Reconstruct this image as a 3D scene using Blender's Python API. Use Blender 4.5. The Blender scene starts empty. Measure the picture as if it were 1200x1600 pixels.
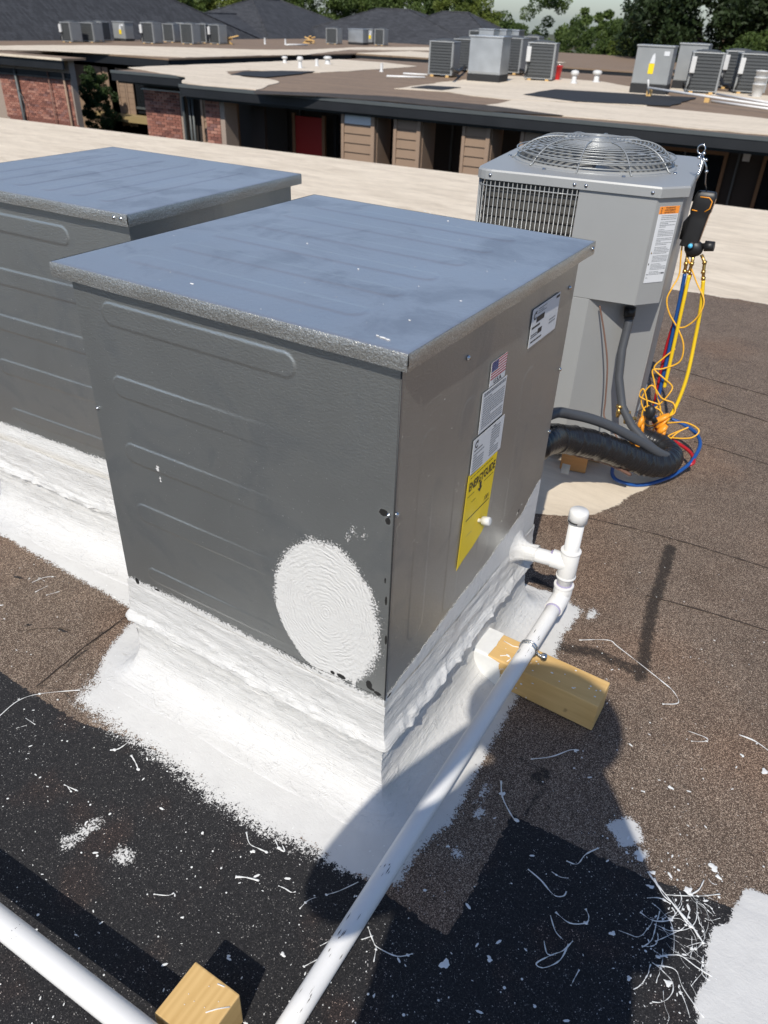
import bpy, bmesh, math, random
import numpy as np
from mathutils import Vector, Matrix

random.seed(7)
rng = np.random.default_rng(11)
D = bpy.data
SC = bpy.context.scene
COL = SC.collection

# ------------------------------------------------------------------ camera, world, sun, exposure
CP = Vector((0.5523, -0.9845, 1.55))
CR = Vector((0.85171187, 0.52281787, 0.03533228))
CU = Vector((-0.31253238, 0.45270402, 0.83509436))
CF = Vector((-0.42060719, 0.72230226, -0.5489709))
FPX = 1180.9
cd = D.cameras.new('camera')
cam = D.objects.new('camera', cd)
COL.objects.link(cam)
cam.matrix_world = Matrix(((CR.x, CU.x, -CF.x, CP.x), (CR.y, CU.y, -CF.y, CP.y), (CR.z, CU.z, -CF.z, CP.z), (0, 0, 0, 1)))
cd.sensor_fit = 'VERTICAL'
cd.sensor_height = 36
cd.lens = FPX * 36 / 1600
cd.clip_start = 0.01
cd.clip_end = 900
cd.dof.use_dof = True
cd.dof.focus_distance = 1.9
cd.dof.aperture_fstop = 6.0
SC.camera = cam

SUN_EL = math.radians(45.9)
w = D.worlds.new('World')
SC.world = w
w.use_nodes = True
wn = w.node_tree
sky = wn.nodes.new('ShaderNodeTexSky')
sky.sky_type = 'NISHITA'
sky.sun_disc = False
sky.sun_elevation = SUN_EL
sky.sun_rotation = math.atan2(0.235, -0.94)
sky.air_density = 1.0
sky.dust_density = 0.9
sky.ozone_density = 4.0
bg = wn.nodes['Background']
bg.inputs[1].default_value = 0.115
tint = wn.nodes.new('ShaderNodeMix')
tint.data_type = 'RGBA'
tint.blend_type = 'MULTIPLY'
tint.inputs[0].default_value = 1.0
tint.inputs[7].default_value = (.93, .96, 1.01, 1)
wn.links.new(sky.outputs[0], tint.inputs[6])
wn.links.new(tint.outputs[2], bg.inputs[0])
sl = D.lights.new('sun', 'SUN')
sl.energy = 4.0
sl.angle = math.radians(0.55)
sl.color = (1.0, 0.945, 0.85)
so = D.objects.new('sun', sl)
COL.objects.link(so)
so.rotation_euler = Vector((-0.235, 0.94, -1.0)).to_track_quat('-Z', 'Y').to_euler()
so.location = (3, -12, 12)
SC.view_settings.view_transform = 'Standard'
SC.view_settings.look = 'None'
SC.view_settings.exposure = 0.12
SC.view_settings.gamma = 1.0
SC.render.engine = 'CYCLES'


# ------------------------------------------------------------------ measuring helpers
def ray(px, py):
    return CF + CR * ((px - 600) / FPX) - CU * ((py - 800) / FPX)


def gp(px, py, h=0.0):          # measured point of the photo on the level h
    d = ray(px, py)
    return CP + d * ((h - CP.z) / d.z)


def yp(px, py, Y):              # measured point of the photo on the upright plane y = Y
    d = ray(px, py)
    return CP + d * ((Y - CP.y) / d.y)


TH = math.radians(4.1)
BO = Vector((-14.3, 14.1))
EU = Vector((math.cos(TH), math.sin(TH)))
EV = Vector((-math.sin(TH), math.cos(TH)))


def B(u, v, z=0.0):             # frame of the neighbouring buildings
    q = BO + EU * u + EV * v
    return Vector((q.x, q.y, z))


CO = Vector((-0.70, 1.74))
CA = math.radians(9)
C1 = Vector((math.cos(CA), math.sin(CA)))
C2 = Vector((-math.sin(CA), math.cos(CA)))


def W2B(p):
    d = Vector((p.x, p.y)) - BO
    return (d.dot(EU), d.dot(EV))


# ------------------------------------------------------------------ object helpers
def prop(o, label=None, cat=None, group=None, kind=None):
    if label: o['label'] = label
    if cat: o['category'] = cat
    if group: o['group'] = group
    if kind: o['kind'] = kind
    return o


def thing(name, label, cat, loc=(0, 0, 0), rz=0.0, group=None):
    o = D.objects.new(name, None)
    o.empty_display_size = 0.1
    COL.objects.link(o)
    o.location = loc
    o.rotation_euler = (0, 0, rz)
    return prop(o, label, cat, group)


def put(name, me, parent=None, **k):
    o = D.objects.new(name, me)
    COL.objects.link(o)
    if parent is not None:
        o.parent = parent
    return prop(o, **k)


def copy_tree(o, parent=None):
    c = o.copy()
    COL.objects.link(c)
    c.parent = parent
    if parent is not None:
        c.matrix_parent_inverse = o.matrix_parent_inverse.copy()
    for ch in list(KIDS.get(o.name, [])) or list(o.children):
        copy_tree(ch, c)
    return c


KIDS = {}


class MB:
    def __init__(s):
        s.v = []
        s.f = []
        s.sm = []

    def add(s, vs, fs, smooth=False):
        b = len(s.v)
        s.v += [tuple(p) for p in vs]
        s.f += [tuple(i + b for i in f) for f in fs]
        s.sm += [smooth] * len(fs)
        return s

    def box(s, x0, x1, y0, y1, z0, z1, tf=None):
        vs = [(x, y, z) for z in (z0, z1) for y in (y0, y1) for x in (x0, x1)]
        if tf: vs = [tf(*p) for p in vs]
        return s.add(vs, [(0, 2, 3, 1), (4, 5, 7, 6), (0, 1, 5, 4), (2, 6, 7, 3), (0, 4, 6, 2), (1, 3, 7, 5)])

    def prism(s, poly, z0, z1, tf=None):
        n = len(poly)
        vs = [(p[0], p[1], z0) for p in poly] + [(p[0], p[1], z1) for p in poly]
        if tf: vs = [tf(*p) for p in vs]
        fs = [tuple(range(n - 1, -1, -1)), tuple(range(n, 2 * n))]
        fs += [(i, (i + 1) % n, n + (i + 1) % n, n + i) for i in range(n)]
        return s.add(vs, fs)

    def tube(s, pts, r, seg=10, closed=False, caps=True, flat=1.0, up=None):
        pts = [Vector(p) for p in pts]
        n = len(pts)
        rs = r if isinstance(r, (list, tuple)) else [r] * n
        ref = Vector(up) if up else None
        ring = []
        prev = None
        for i, p in enumerate(pts):
            a = pts[(i - 1) % n] if (i > 0 or closed) else p
            b = pts[(i + 1) % n] if (i < n - 1 or closed) else p
            t = (b - a)
            if t.length < 1e-9: t = Vector((0, 0, 1))
            t.normalize()
            if ref is not None:
                x = ref.cross(t)
            elif prev is None:
                x = (Vector((0, 0, 1)) if abs(t.z) < 0.9 else Vector((1, 0, 0))).cross(t)
            else:
                x = prev - t * prev.dot(t)
            if x.length < 1e-6: x = Vector((1, 0, 0))
            x.normalize()
            prev = x
            y = t.cross(x)
            ring.append([p + (x * math.cos(q) + y * math.sin(q) * flat) * rs[i] for q in [2 * math.pi * k / seg for k in range(seg)]])
        vs = [q for rg in ring for q in rg]
        fs = []
        m = n if closed else n - 1
        for i in range(m):
            j = (i + 1) % n
            for k in range(seg):
                l = (k + 1) % seg
                fs.append((i * seg + k, i * seg + l, j * seg + l, j * seg + k))
        s.add(vs, fs, True)
        if caps and not closed:
            b = len(s.v) - len(vs)
            s.f.append(tuple(b + k for k in range(seg - 1, -1, -1)))
            s.f.append(tuple(b + (n - 1) * seg + k for k in range(seg)))
            s.sm += [False, False]
        return s

    def lathe(s, prof, n=24, c=(0, 0, 0), smooth=True, ax='z'):
        vs = []
        for r, z in prof:
            for k in range(n):
                q = 2 * math.pi * k / n
                p = (r * math.cos(q), r * math.sin(q), z)
                if ax == 'x': p = (p[2], p[0], p[1])
                if ax == 'y': p = (p[1], p[2], p[0])
                vs.append((c[0] + p[0], c[1] + p[1], c[2] + p[2]))
        fs = []
        for i in range(len(prof) - 1):
            for k in range(n):
                l = (k + 1) % n
                fs.append((i * n + k, i * n + l, (i + 1) * n + l, (i + 1) * n + k))
        return s.add(vs, fs, smooth)

    def ellip(s, c, rx, ry, rz, nu=10, nv=6):
        vs = []
        fs = []
        for i in range(nv + 1):
            a = math.pi * i / nv
            for k in range(nu):
                q = 2 * math.pi * k / nu
                vs.append((c[0] + rx * math.sin(a) * math.cos(q), c[1] + ry * math.sin(a) * math.sin(q), c[2] + rz * math.cos(a)))
        for i in range(nv):
            for k in range(nu):
                l = (k + 1) % nu
                fs.append((i * nu + k, (i + 1) * nu + k, (i + 1) * nu + l, i * nu + l))
        return s.add(vs, fs, True)

    def mesh(s, name, m):
        me = D.meshes.new(name)
        me.from_pydata(s.v, [], s.f)
        me.polygons.foreach_set('use_smooth', s.sm)
        me.materials.append(m)
        me.validate()
        me.update()
        return me

    def build(s, name, m, parent=None, bevel=0, **k):
        o = put(name, s.mesh(name, m), parent, **k)
        if bevel:
            bv = o.modifiers.new('bevel', 'BEVEL')
            bv.width = bevel
            bv.segments = 2
            bv.limit_method = 'ANGLE'
        return o


def grid_mesh(name, P, m, attrs=None, smooth=True, flip=False):
    """P: (nr, nc, 3) array of points -> mesh with float point attributes."""
    nr, nc = P.shape[:2]
    me = D.meshes.new(name)
    me.vertices.add(nr * nc)
    me.vertices.foreach_set('co', P.reshape(-1).astype(np.float32))
    i = np.arange(nr * nc).reshape(nr, nc)
    q = np.stack([i[:-1, :-1], i[:-1, 1:], i[1:, 1:], i[1:, :-1]], -1).reshape(-1, 4)
    if flip: q = q[:, ::-1]
    n = len(q)
    me.loops.add(n * 4)
    me.loops.foreach_set('vertex_index', q.reshape(-1).astype(np.int32))
    me.polygons.add(n)
    me.polygons.foreach_set('loop_start', (np.arange(n) * 4).astype(np.int32))
    me.polygons.foreach_set('loop_total', np.full(n, 4, np.int32))
    me.polygons.foreach_set('use_smooth', np.full(n, smooth))
    for k, a in (attrs or {}).items():
        at = me.attributes.new(k, 'FLOAT', 'POINT')
        at.data.foreach_set('value', np.ascontiguousarray(a.reshape(-1), np.float32))
    me.materials.append(m)
    me.update()
    me.validate()
    return me


def vnoise(x, y, seed=0):
    xi = np.floor(x).astype(np.int64)
    yi = np.floor(y).astype(np.int64)
    fx = x - xi
    fy = y - yi
    fx = fx * fx * (3 - 2 * fx)
    fy = fy * fy * (3 - 2 * fy)

    def h(a, b):
        n = (a * 374761393 + b * 668265263 + seed * 974634777) & 0xffffffff
        n = ((n ^ (n >> 13)) * 1274126177) & 0xffffffff
        return ((n ^ (n >> 16)) & 0xffff) / 65535.0
    return (h(xi, yi) * (1 - fx) + h(xi + 1, yi) * fx) * (1 - fy) + (h(xi, yi + 1) * (1 - fx) + h(xi + 1, yi + 1) * fx) * fy


def fbm(x, y, seed=0, o=4):
    t = 0
    a = 0.5
    for k in range(o):
        t = t + a * vnoise(x * 2 ** k, y * 2 ** k, seed + k)
        a *= 0.5
    return t / (1 - 0.5 ** o)


def sdpoly(X, Y, poly):
    """signed distance (negative inside)"""
    d = np.full(X.shape, 1e9)
    ins = np.zeros(X.shape, bool)
    n = len(poly)
    for i in range(n):
        ax, ay = poly[i][:2]
        bx, by = poly[(i + 1) % n][:2]
        ex, ey = bx - ax, by - ay
        wx, wy = X - ax, Y - ay
        t = np.clip((wx * ex + wy * ey) / (ex * ex + ey * ey + 1e-12), 0, 1)
        d = np.minimum(d, (wx - ex * t) ** 2 + (wy - ey * t) ** 2)
        c = ((ay > Y) != (by > Y)) & (X < (bx - ax) * (Y - ay) / (by - ay + 1e-12) + ax)
        ins ^= c
    d = np.sqrt(d)
    return np.where(ins, -d, d)


# ------------------------------------------------------------------ material helpers
class Mt:
    def __init__(s, name):
        s.m = D.materials.new(name)
        s.m.use_nodes = True
        s.nt = s.m.node_tree
        s.b = s.nt.nodes['Principled BSDF']
        s.tc = s.nt.nodes.new('ShaderNodeTexCoord')

    def n(s, typ, ins=None, out=0, **props):
        nd = s.nt.nodes.new('ShaderNode' + typ)
        for k, v in props.items(): setattr(nd, k, v)
        for k, v in (ins or {}).items():
            sk = nd.inputs[k]
            if isinstance(v, bpy.types.NodeSocket): s.nt.links.new(v, sk)
            else: sk.default_value = v
        return nd.outputs[out]

    def ma(s, op, a, b=0.0, c=0.0, clamp=False):
        nd = s.nt.nodes.new('ShaderNodeMath')
        nd.operation = op
        nd.use_clamp = clamp
        for i, v in enumerate((a, b, c)):
            if isinstance(v, bpy.types.NodeSocket): s.nt.links.new(v, nd.inputs[i])
            else: nd.inputs[i].default_value = v
        return nd.outputs[0]

    def co(s, scale=(1, 1, 1), loc=(0, 0, 0), rot=(0, 0, 0), src='Object'):
        return s.n('Mapping', {0: s.tc.outputs[src], 1: loc, 2: rot, 3: scale})

    def noise(s, vec, scale, detail=3.0, rough=0.5, dist=0.0):
        return s.n('TexNoise', {'Vector': vec, 'Scale': scale, 'Detail': detail, 'Roughness': rough, 'Distortion': dist})

    def ramp(s, fac, stops, interp='LINEAR'):
        nd = s.nt.nodes.new('ShaderNodeValToRGB')
        cr = nd.color_ramp
        cr.interpolation = interp
        while len(cr.elements) < len(stops): cr.elements.new(0.5)
        for e, (p, c) in zip(cr.elements, stops):
            e.position = p
            e.color = (*c, 1) if isinstance(c, (tuple, list)) else (c, c, c, 1)
        s.nt.links.new(fac, nd.inputs[0])
        return nd.outputs[0]

    def mix(s, fac, a, b, mode='MIX'):
        nd = s.nt.nodes.new('ShaderNodeMix')
        nd.data_type = 'RGBA'
        nd.blend_type = mode
        for i, v in ((0, fac), (6, a), (7, b)):
            if isinstance(v, bpy.types.NodeSocket): s.nt.links.new(v, nd.inputs[i])
            elif i == 0: nd.inputs[0].default_value = v
            else: nd.inputs[i].default_value = (*v, 1) if isinstance(v, (tuple, list)) else (v, v, v, 1)
        return nd.outputs[2]

    def attr(s, name):
        return s.n('Attribute', {}, out=2, attribute_name=name)

    def step(s, x, a, b):
        nd = s.nt.nodes.new('ShaderNodeMapRange')
        nd.interpolation_type = 'SMOOTHSTEP'
        s.nt.links.new(x, nd.inputs[0])
        nd.inputs[1].default_value = a
        nd.inputs[2].default_value = b
        return nd.outputs[0]

    def bump(s, h, strength=0.3, dist=0.01, normal=None):
        i = {'Strength': strength, 'Distance': dist, 'Height': h}
        if normal is not None: i['Normal'] = normal
        return s.n('Bump', i)

    def set(s, color=None, rough=None, metal=None, normal=None, spec=None, coat=None):
        for k, v in (('Base Color', color), ('Roughness', rough), ('Metallic', metal), ('Normal', normal), ('Specular IOR Level', spec), ('Coat Weight', coat)):
            if v is None: continue
            if isinstance(v, bpy.types.NodeSocket): s.nt.links.new(v, s.b.inputs[k])
            elif k == 'Base Color': s.b.inputs[k].default_value = (*v, 1)
            else: s.b.inputs[k].default_value = v
        return s.m


MC = {}


def flat(name, color, rough=0.6, metal=0.0, var=0.12, scale=30, bump=0.0, spec=None):
    """plain painted or moulded stuff: slight mottling, fine relief"""
    if name in MC: return MC[name]
    t = Mt(name)
    no = t.noise(t.co(), scale, 4)
    c = t.mix(t.ma('MULTIPLY', no, 1.0), tuple(x * (1 - var) for x in color), tuple(min(1, x * (1 + var)) for x in color))
    r = t.ma('MULTIPLY_ADD', no, 0.15, rough - 0.07)
    nm = t.bump(no, bump, 0.01) if bump else None
    MC[name] = t.set(c, r, metal, nm, spec)
    return MC[name]


def m_roof_near():
    t = Mt('granule_cap_sheet')
    v = t.co()
    vor = t.nt.nodes.new('ShaderNodeTexVoronoi')
    t.nt.links.new(v, vor.inputs['Vector'])
    vor.inputs['Scale'].default_value = 640
    sep = t.nt.nodes.new('ShaderNodeSeparateColor')
    t.nt.links.new(vor.outputs['Color'], sep.inputs[0])
    rnd = sep.outputs[0]
    brown = t.ramp(rnd, [(0, (.034, .023, .017)), (.40, (.090, .062, .045)), (.72, (.17, .122, .09)), (.90, (.35, .27, .205)), (1, (.52, .43, .34))])
    big = t.noise(v, 3.2, 5, .6)
    mid = t.noise(v, 22, 4, .6)
    bm = t.ma('MULTIPLY_ADD', big, 0.7, t.ma('MULTIPLY', mid, 0.55))
    brown = t.mix(1.0, brown, t.ramp(bm, [(.35, .78), (.8, 1.18)]), 'MULTIPLY')
    fl = t.step(t.noise(v, 34, 4, .65, .6), .64, .72)
    brown = t.mix(t.ma('MULTIPLY', fl, .65), brown, (.03, .022, .017))
    lt = t.step(t.noise(v, 2.4, 6, .7, .8), .55, .72)
    brown = t.mix(t.ma('MULTIPLY', lt, .45), brown, t.mix(1.0, brown, (.62, .56, .52), 'MULTIPLY'))
    brown = t.mix(t.step(t.noise(v, 1.3, 3), .45, .62), brown, t.mix(1.0, brown, (1.12, 1.02, .95), 'MULTIPLY'))
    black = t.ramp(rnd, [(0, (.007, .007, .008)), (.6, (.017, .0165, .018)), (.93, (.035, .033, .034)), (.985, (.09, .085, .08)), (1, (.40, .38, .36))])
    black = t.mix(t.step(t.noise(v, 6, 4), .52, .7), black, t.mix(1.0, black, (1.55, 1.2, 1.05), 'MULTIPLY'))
    n1 = t.noise(v, 260, 3, .7)
    n2 = t.noise(v, 60, 3, .6)
    rag = t.ma('ADD', t.ma('MULTIPLY_ADD', n1, 1.9, -.95), t.ma('MULTIPLY_ADD', n2, .9, .15))
    kb = t.step(t.ma('ADD', t.attr('black'), t.ma('SUBTRACT', n2, .5)), .42, .58)
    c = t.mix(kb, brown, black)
    dk = t.step(t.ma('ADD', t.attr('dark'), t.ma('MULTIPLY_ADD', n2, .8, -.4)), .35, .75)
    c = t.mix(t.ma('MULTIPLY', dk, .8), c, (.012, .010, .009))
    cr = t.mix(t.ma('MULTIPLY_ADD', t.step(t.noise(t.co((.9, 3.2, 1), rot=(0, 0, -.1)), 1.6, 7, .75, .5), .1, .75), .8, t.ma('MULTIPLY', t.noise(v, 9, 6, .7), .3)), (.44, .355, .26), (.82, .71, .56))
    ck = t.step(t.ma('ADD', t.attr('cream'), t.ma('MULTIPLY_ADD', n2, .8, -.4)), .4, .6)
    c = t.mix(ck, c, cr)
    wk = t.step(t.ma('ADD', t.attr('white'), t.ma('MULTIPLY_ADD', rag, 1.0, -.6)), .46, .54)
    wn_ = t.noise(v, 14, 5, .6)
    white = t.mix(wn_, (.56, .55, .53), (.68, .67, .645))
    c = t.mix(wk, c, white)
    r = t.ma('MULTIPLY_ADD', wk, -.40, .88)
    hb = t.bump(t.ma('MULTIPLY', rnd, t.ma('SUBTRACT', 1.0, t.ma('MULTIPLY', wk, .85))), .5, .002)
    hb = t.bump(wk, .7, .003, hb)
    st = t.noise(t.co((4, 9, 1), rot=(0, 0, .35)), 5, 4, .6, 1.4)
    hb = t.bump(t.ma('MULTIPLY', t.ma('ADD', st, t.noise(v, 38, 4, .6, .5)), wk), .2, .005, hb)
    return t.set(c, r, 0, hb, .35)


def m_white_coat():
    t = Mt('brushed_white_coating')
    v = t.co()
    s1 = t.noise(t.co((11, 11, 230)), 1.0, 5, .6, .9)
    s2 = t.noise(v, 55, 4, .6, .4)
    c = t.mix(t.noise(v, 8, 4), (.56, .55, .53), (.68, .67, .645))
    s3 = t.noise(t.co((16, 16, 34)), 1.0, 4, .7, 1.2)
    nb = t.bump(s1, .6, .006)
    nb = t.bump(t.step(s3, .56, .66), .45, .003, nb)
    nb = t.bump(s2, .5, .004, nb)
    r = t.ma('MULTIPLY_ADD', s2, .25, .18)
    return t.set(c, r, 0, nb, .5)


def galv(name, paint=False, color=(.47, .48, .465), rough=.40, horiz=True, blue=False):
    t = Mt(name)
    v = t.co()
    e1 = t.noise(t.co((60, 60, 150) if horiz else (150, 150, 60)), 1.6, 3, .55)
    e2 = t.noise(v, 420, 2, .5)
    sm = t.noise(v, 5, 5, .6, .5)
    c = t.mix(t.noise(v, 3, 4), tuple(x * .88 for x in color), tuple(x * 1.08 for x in color))
    c = t.mix(t.ma('MULTIPLY', t.step(sm, .50, .68), .34), c, (.25, .27, .30))
    r = t.ma('MULTIPLY_ADD', sm, .16, rough - .08)
    metal = .88
    nb = t.bump(e1, .22, .0035)
    nb = t.bump(e2, .22, .0010, nb)
    if paint:
        n1 = t.noise(v, 230, 3, .7)
        n2 = t.noise(t.co((28, 28, 60)), 2, 3, .6)
        rag = t.ma('ADD', t.ma('MULTIPLY_ADD', n1, 2.2, -1.1), t.ma('MULTIPLY_ADD', n2, .9, .15))
        wk = t.step(t.ma('ADD', t.attr('white'), t.ma('MULTIPLY_ADD', rag, 1.0, -.6)), .46, .54)
        c = t.mix(wk, c, t.mix(n2, (.60, .59, .57), (.71, .70, .675)))
        dk = t.step(t.ma('ADD', t.attr('dark'), t.ma('MULTIPLY_ADD', n1, .6, -.3)), .4, .6)
        c = t.mix(dk, c, (.012, .011, .010))
        r = t.ma('ADD', r, t.ma('MULTIPLY_ADD', wk, .06, t.ma('MULTIPLY', dk, .3)))
        metal = t.ma('MULTIPLY', .88, t.ma('SUBTRACT', 1.0, t.ma('MAXIMUM', wk, dk)))
        swirl = t.ma('SINE', t.ma('MULTIPLY_ADD', t.attr('ring'), 760.0, t.ma('MULTIPLY', t.noise(v, 11, 4, .62), 40.0)))
        h = t.ma('MULTIPLY', t.ma('MULTIPLY_ADD', t.ma('MULTIPLY', swirl, t.step(t.noise(v, 24, 4, .6), .35, .75)), .42, t.ma('MULTIPLY', t.noise(v, 70, 4, .7), 1.0)), wk)
        nb = t.bump(h, .5, .0035, nb)
        nb = t.bump(wk, .8, .002, nb)
    return t.set(c, r, metal, nb)


def m_wood(name='lumber', a=(.54, .33, .11), b=(.72, .48, .20), ax=(3, 60, 60)):
    t = Mt(name)
    g = t.noise(t.co(ax), 1.2, 5, .6, 1.2)
    w_ = t.n('TexWave', {'Vector': t.co(ax), 'Scale': .35, 'Distortion': 7.0, 'Detail': 3.0, 'Detail Scale': 1.0}, out=1)
    c = t.mix(t.ma('MULTIPLY_ADD', g, .6, t.ma('MULTIPLY', w_, .4)), a, b)
    k = t.step(t.noise(t.co(), 14, 2), .70, .76)
    c = t.mix(t.ma('MULTIPLY', k, .6), c, (.17, .075, .03))
    return t.set(c, .68, 0, t.bump(g, .25, .003))


def m_far_roof(name, base, dark, sc=1.0):
    t = Mt(name)
    v = t.co()
    a = t.noise(t.co((.35 * sc, 2.2 * sc, 1), rot=(0, 0, .07)), 1.2, 6, .65, .5)
    b = t.noise(v, 6 * sc, 5, .7)
    f = t.ma('MULTIPLY_ADD', a, .65, t.ma('MULTIPLY', b, .45))
    c = t.mix(t.step(f, .38, .66), dark, base)
    c = t.mix(t.ma('MULTIPLY', t.step(t.noise(v, 1.7 * sc, 5, .7), .60, .72), .5), c, tuple(x * .45 for x in dark))
    gr = t.n('TexWhiteNoise', {'Vector': t.n('VectorMath', {0: v, 1: (260, 260, 260)}, operation='MULTIPLY')})
    c = t.mix(.18, c, t.mix(1.0, c, t.mix(gr, .4, 1.6), 'MULTIPLY'))
    return t.set(c, .85, 0, t.bump(b, .3, .01))


def m_brick():
    t = Mt('fired_brick')
    oi = t.nt.nodes.new('ShaderNodeObjectInfo')
    r_ = oi.outputs['Random']
    c = t.ramp(r_, [(0, (.13, .055, .045)), (.3, (.26, .105, .075)), (.6, (.33, .14, .10)), (.85, (.42, .21, .155)), (1, (.20, .10, .09))])
    n_ = t.noise(t.co(), 25, 4)
    c = t.mix(.5, c, t.mix(1.0, c, t.mix(n_, .5, 1.5), 'MULTIPLY'))
    return t.set(c, .85, 0, t.bump(n_, .4, .01))


def m_leaf(name, a, b):
    t = Mt(name)
    c = t.mix(t.attr('tone'), a, b)
    m = t.set(c, .6, 0, None, .3)
    tr = t.nt.nodes.new('ShaderNodeBsdfTranslucent')
    t.nt.links.new(c, tr.inputs[0])
    ad = t.nt.nodes.new('ShaderNodeMixShader')
    ad.inputs[0].default_value = .22
    out = t.nt.nodes['Material Output']
    t.nt.links.new(t.b.outputs[0], ad.inputs[1])
    t.nt.links.new(tr.outputs[0], ad.inputs[2])
    t.nt.links.new(ad.outputs[0], out.inputs[0])
    return m


def m_shingle():
    t = Mt('charcoal_shingles')
    br = t.nt.nodes.new('ShaderNodeTexBrick')
    t.nt.links.new(t.co((1, 1, 2.4)), br.inputs['Vector'])
    br.inputs['Scale'].default_value = 1.0
    br.inputs['Brick Width'].default_value = .3
    br.inputs['Row Height'].default_value = .14
    br.inputs['Mortar Size'].default_value = .006
    br.inputs['Color1'].default_value = (.028, .029, .033, 1)
    br.inputs['Color2'].default_value = (.050, .052, .058, 1)
    br.inputs['Mortar'].default_value = (.012, .012, .014, 1)
    n_ = t.noise(t.co((.4, .4, 6)), 2, 5, .7)
    c = t.mix(.8, br.outputs[0], t.mix(1.0, br.outputs[0], t.mix(n_, .45, 1.6), 'MULTIPLY'))
    return t.set(c, .9, 0, t.bump(n_, .4, .03))


def m_tape():
    t = Mt('taped_black_insulation')
    n_ = t.noise(t.co(), 18, 4, .6, .6)
    return t.set(t.mix(n_, (.008, .008, .009), (.02, .02, .022)), t.ma('MULTIPLY_ADD', n_, .25, .16), 0, t.bump(t.noise(t.co(), 14, 2, .5), .12, .004))


def m_cond(name='grey_cabinet_paint', col=(.335, .34, .335)):
    t = Mt(name)
    v = t.co()
    n_ = t.noise(v, 240, 2, .5)
    d = t.noise(v, 4, 5, .6)
    c = t.mix(d, tuple(x * .93 for x in col), tuple(x * 1.06 for x in col))
    c = t.mix(t.ma('MULTIPLY', t.step(t.noise(t.co((2, 2, 9)), 3, 5, .7), .6, .8), .25), c, (.42, .40, .36))
    return t.set(c, .42, .15, t.bump(n_, .06, .0008))


M_ROOF = m_roof_near()
M_COAT = m_white_coat()
M_GALVP = galv('embossed_galvanised_panel', True)
M_GALV = galv('embossed_galvanised_steel', False)
M_LID = galv('galvanised_lid_steel', 0, (.72, .70, .67), .42)
M_WOOD = m_wood()
M_WOODY = m_wood('lumber_end_on', ax=(60, 3, 60))
M_PAINT = flat('spilled_white_paint', (.74, .74, .72), .4, var=.05, scale=60)
M_PVC = flat('white_plastic_pipe', (.72, .71, .69), .38, var=.06, scale=9)
M_PURP = flat('purple_primer', (.33, .30, .45), .5)
M_COND = m_cond()
M_WIRE = flat('grey_coated_wire', (.30, .31, .31), .35, .3)
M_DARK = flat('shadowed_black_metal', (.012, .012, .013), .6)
M_COIL = flat('aluminium_coil_fins', (.10, .095, .085), .6, .4, scale=80)
M_BLACK = flat('black_rubber', (.013, .013, .014), .45)
M_TAPE = m_tape()
M_GREYC = flat('grey_conduit', (.062, .066, .074), .5, scale=15)
M_BRASS = flat('brass', (.55, .36, .12), .3, .9)
M_CHROME = flat('zinc_plated_steel', (.62, .63, .64), .22, 1.0)
M_YEL = flat('yellow_hose', (.75, .50, .015), .4, var=.06)
M_ORW = flat('orange_yellow_wire', (.80, .42, .03), .45, var=.05)
M_ORG = flat('orange_plastic', (.80, .30, .02), .4, var=.05)
M_RED = flat('red_hose', (.38, .012, .02), .35, var=.05)
M_BLUE = flat('blue_hose', (.012, .07, .26), .35, var=.05)
M_CYAN = flat('light_blue_plastic', (.10, .50, .80), .35, var=.05)
M_BRN = flat('brown_thermostat_cable', (.16, .085, .06), .55)
M_PAPER = flat('white_label_paper', (.66, .67, .68), .4, var=.04, scale=200)
M_INK = flat('black_print', (.02, .02, .022), .5)
M_GINK = flat('grey_small_print', (.26, .27, .28), .5)
M_LYEL = flat('yellow_label_paper', (.86, .62, .01), .45, var=.06, scale=12)
M_LORG = flat('orange_label_paper', (.85, .28, .04), .45, var=.04)
M_LRED = flat('red_print', (.45, .03, .04), .5)
M_LBLU = flat('navy_print', (.02, .03, .16), .5)
M_CREAM = m_far_roof('cream_roof_coating', (.70, .60, .47), (.56, .475, .365))
M_BROWN = m_far_roof('weathered_brown_roofing', (.245, .170, .112), (.175, .122, .082))
M_FBLK = m_far_roof('new_black_roofing', (.022, .023, .025), (.014, .014, .016))
M_FASC = flat('black_fascia', (.012, .013, .015), .5, var=.3, scale=2)
M_LIP = flat('grey_drip_edge', (.10, .11, .11), .5, .3, scale=4)
M_SIDE = flat('tan_siding', (.27, .185, .125), .8, var=.1, scale=4)
M_TRIM = flat('tan_trim_board', (.31, .215, .15), .8, var=.1, scale=4)
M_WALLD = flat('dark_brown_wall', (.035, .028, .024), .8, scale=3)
M_MORT = flat('mortar', (.34, .27, .22), .9, scale=20)
M_BRICK = m_brick()
M_GLASS = flat('dark_window_glass', (.012, .014, .016), .08, spec=.6)
M_DOOR = flat('red_door_paint', (.30, .015, .012), .5)
M_SHING = m_shingle()
M_WWOOD = flat('weathered_wood_frame', (.20, .115, .06), .7)
M_BARK = flat('bark', (.09, .065, .045), .9, scale=12)
M_GROUND = m_far_roof('grass_and_dirt', (.09, .085, .045), (.05, .06, .025), .4)
M_FGALV = flat('galvanised_sheet', (.48, .50, .51), .42, .75, scale=3, var=.2)
M_FCAB = flat('grey_unit_cabinet', (.29, .30, .30), .45, .2, scale=3)
M_FCOIL = flat('dark_grey_louvers', (.085, .09, .092), .55, .2, scale=9)
M_WPL = flat('white_plastic', (.60, .60, .59), .45)
M_RBK = flat('red_plastic', (.62, .015, .02), .4)

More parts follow.
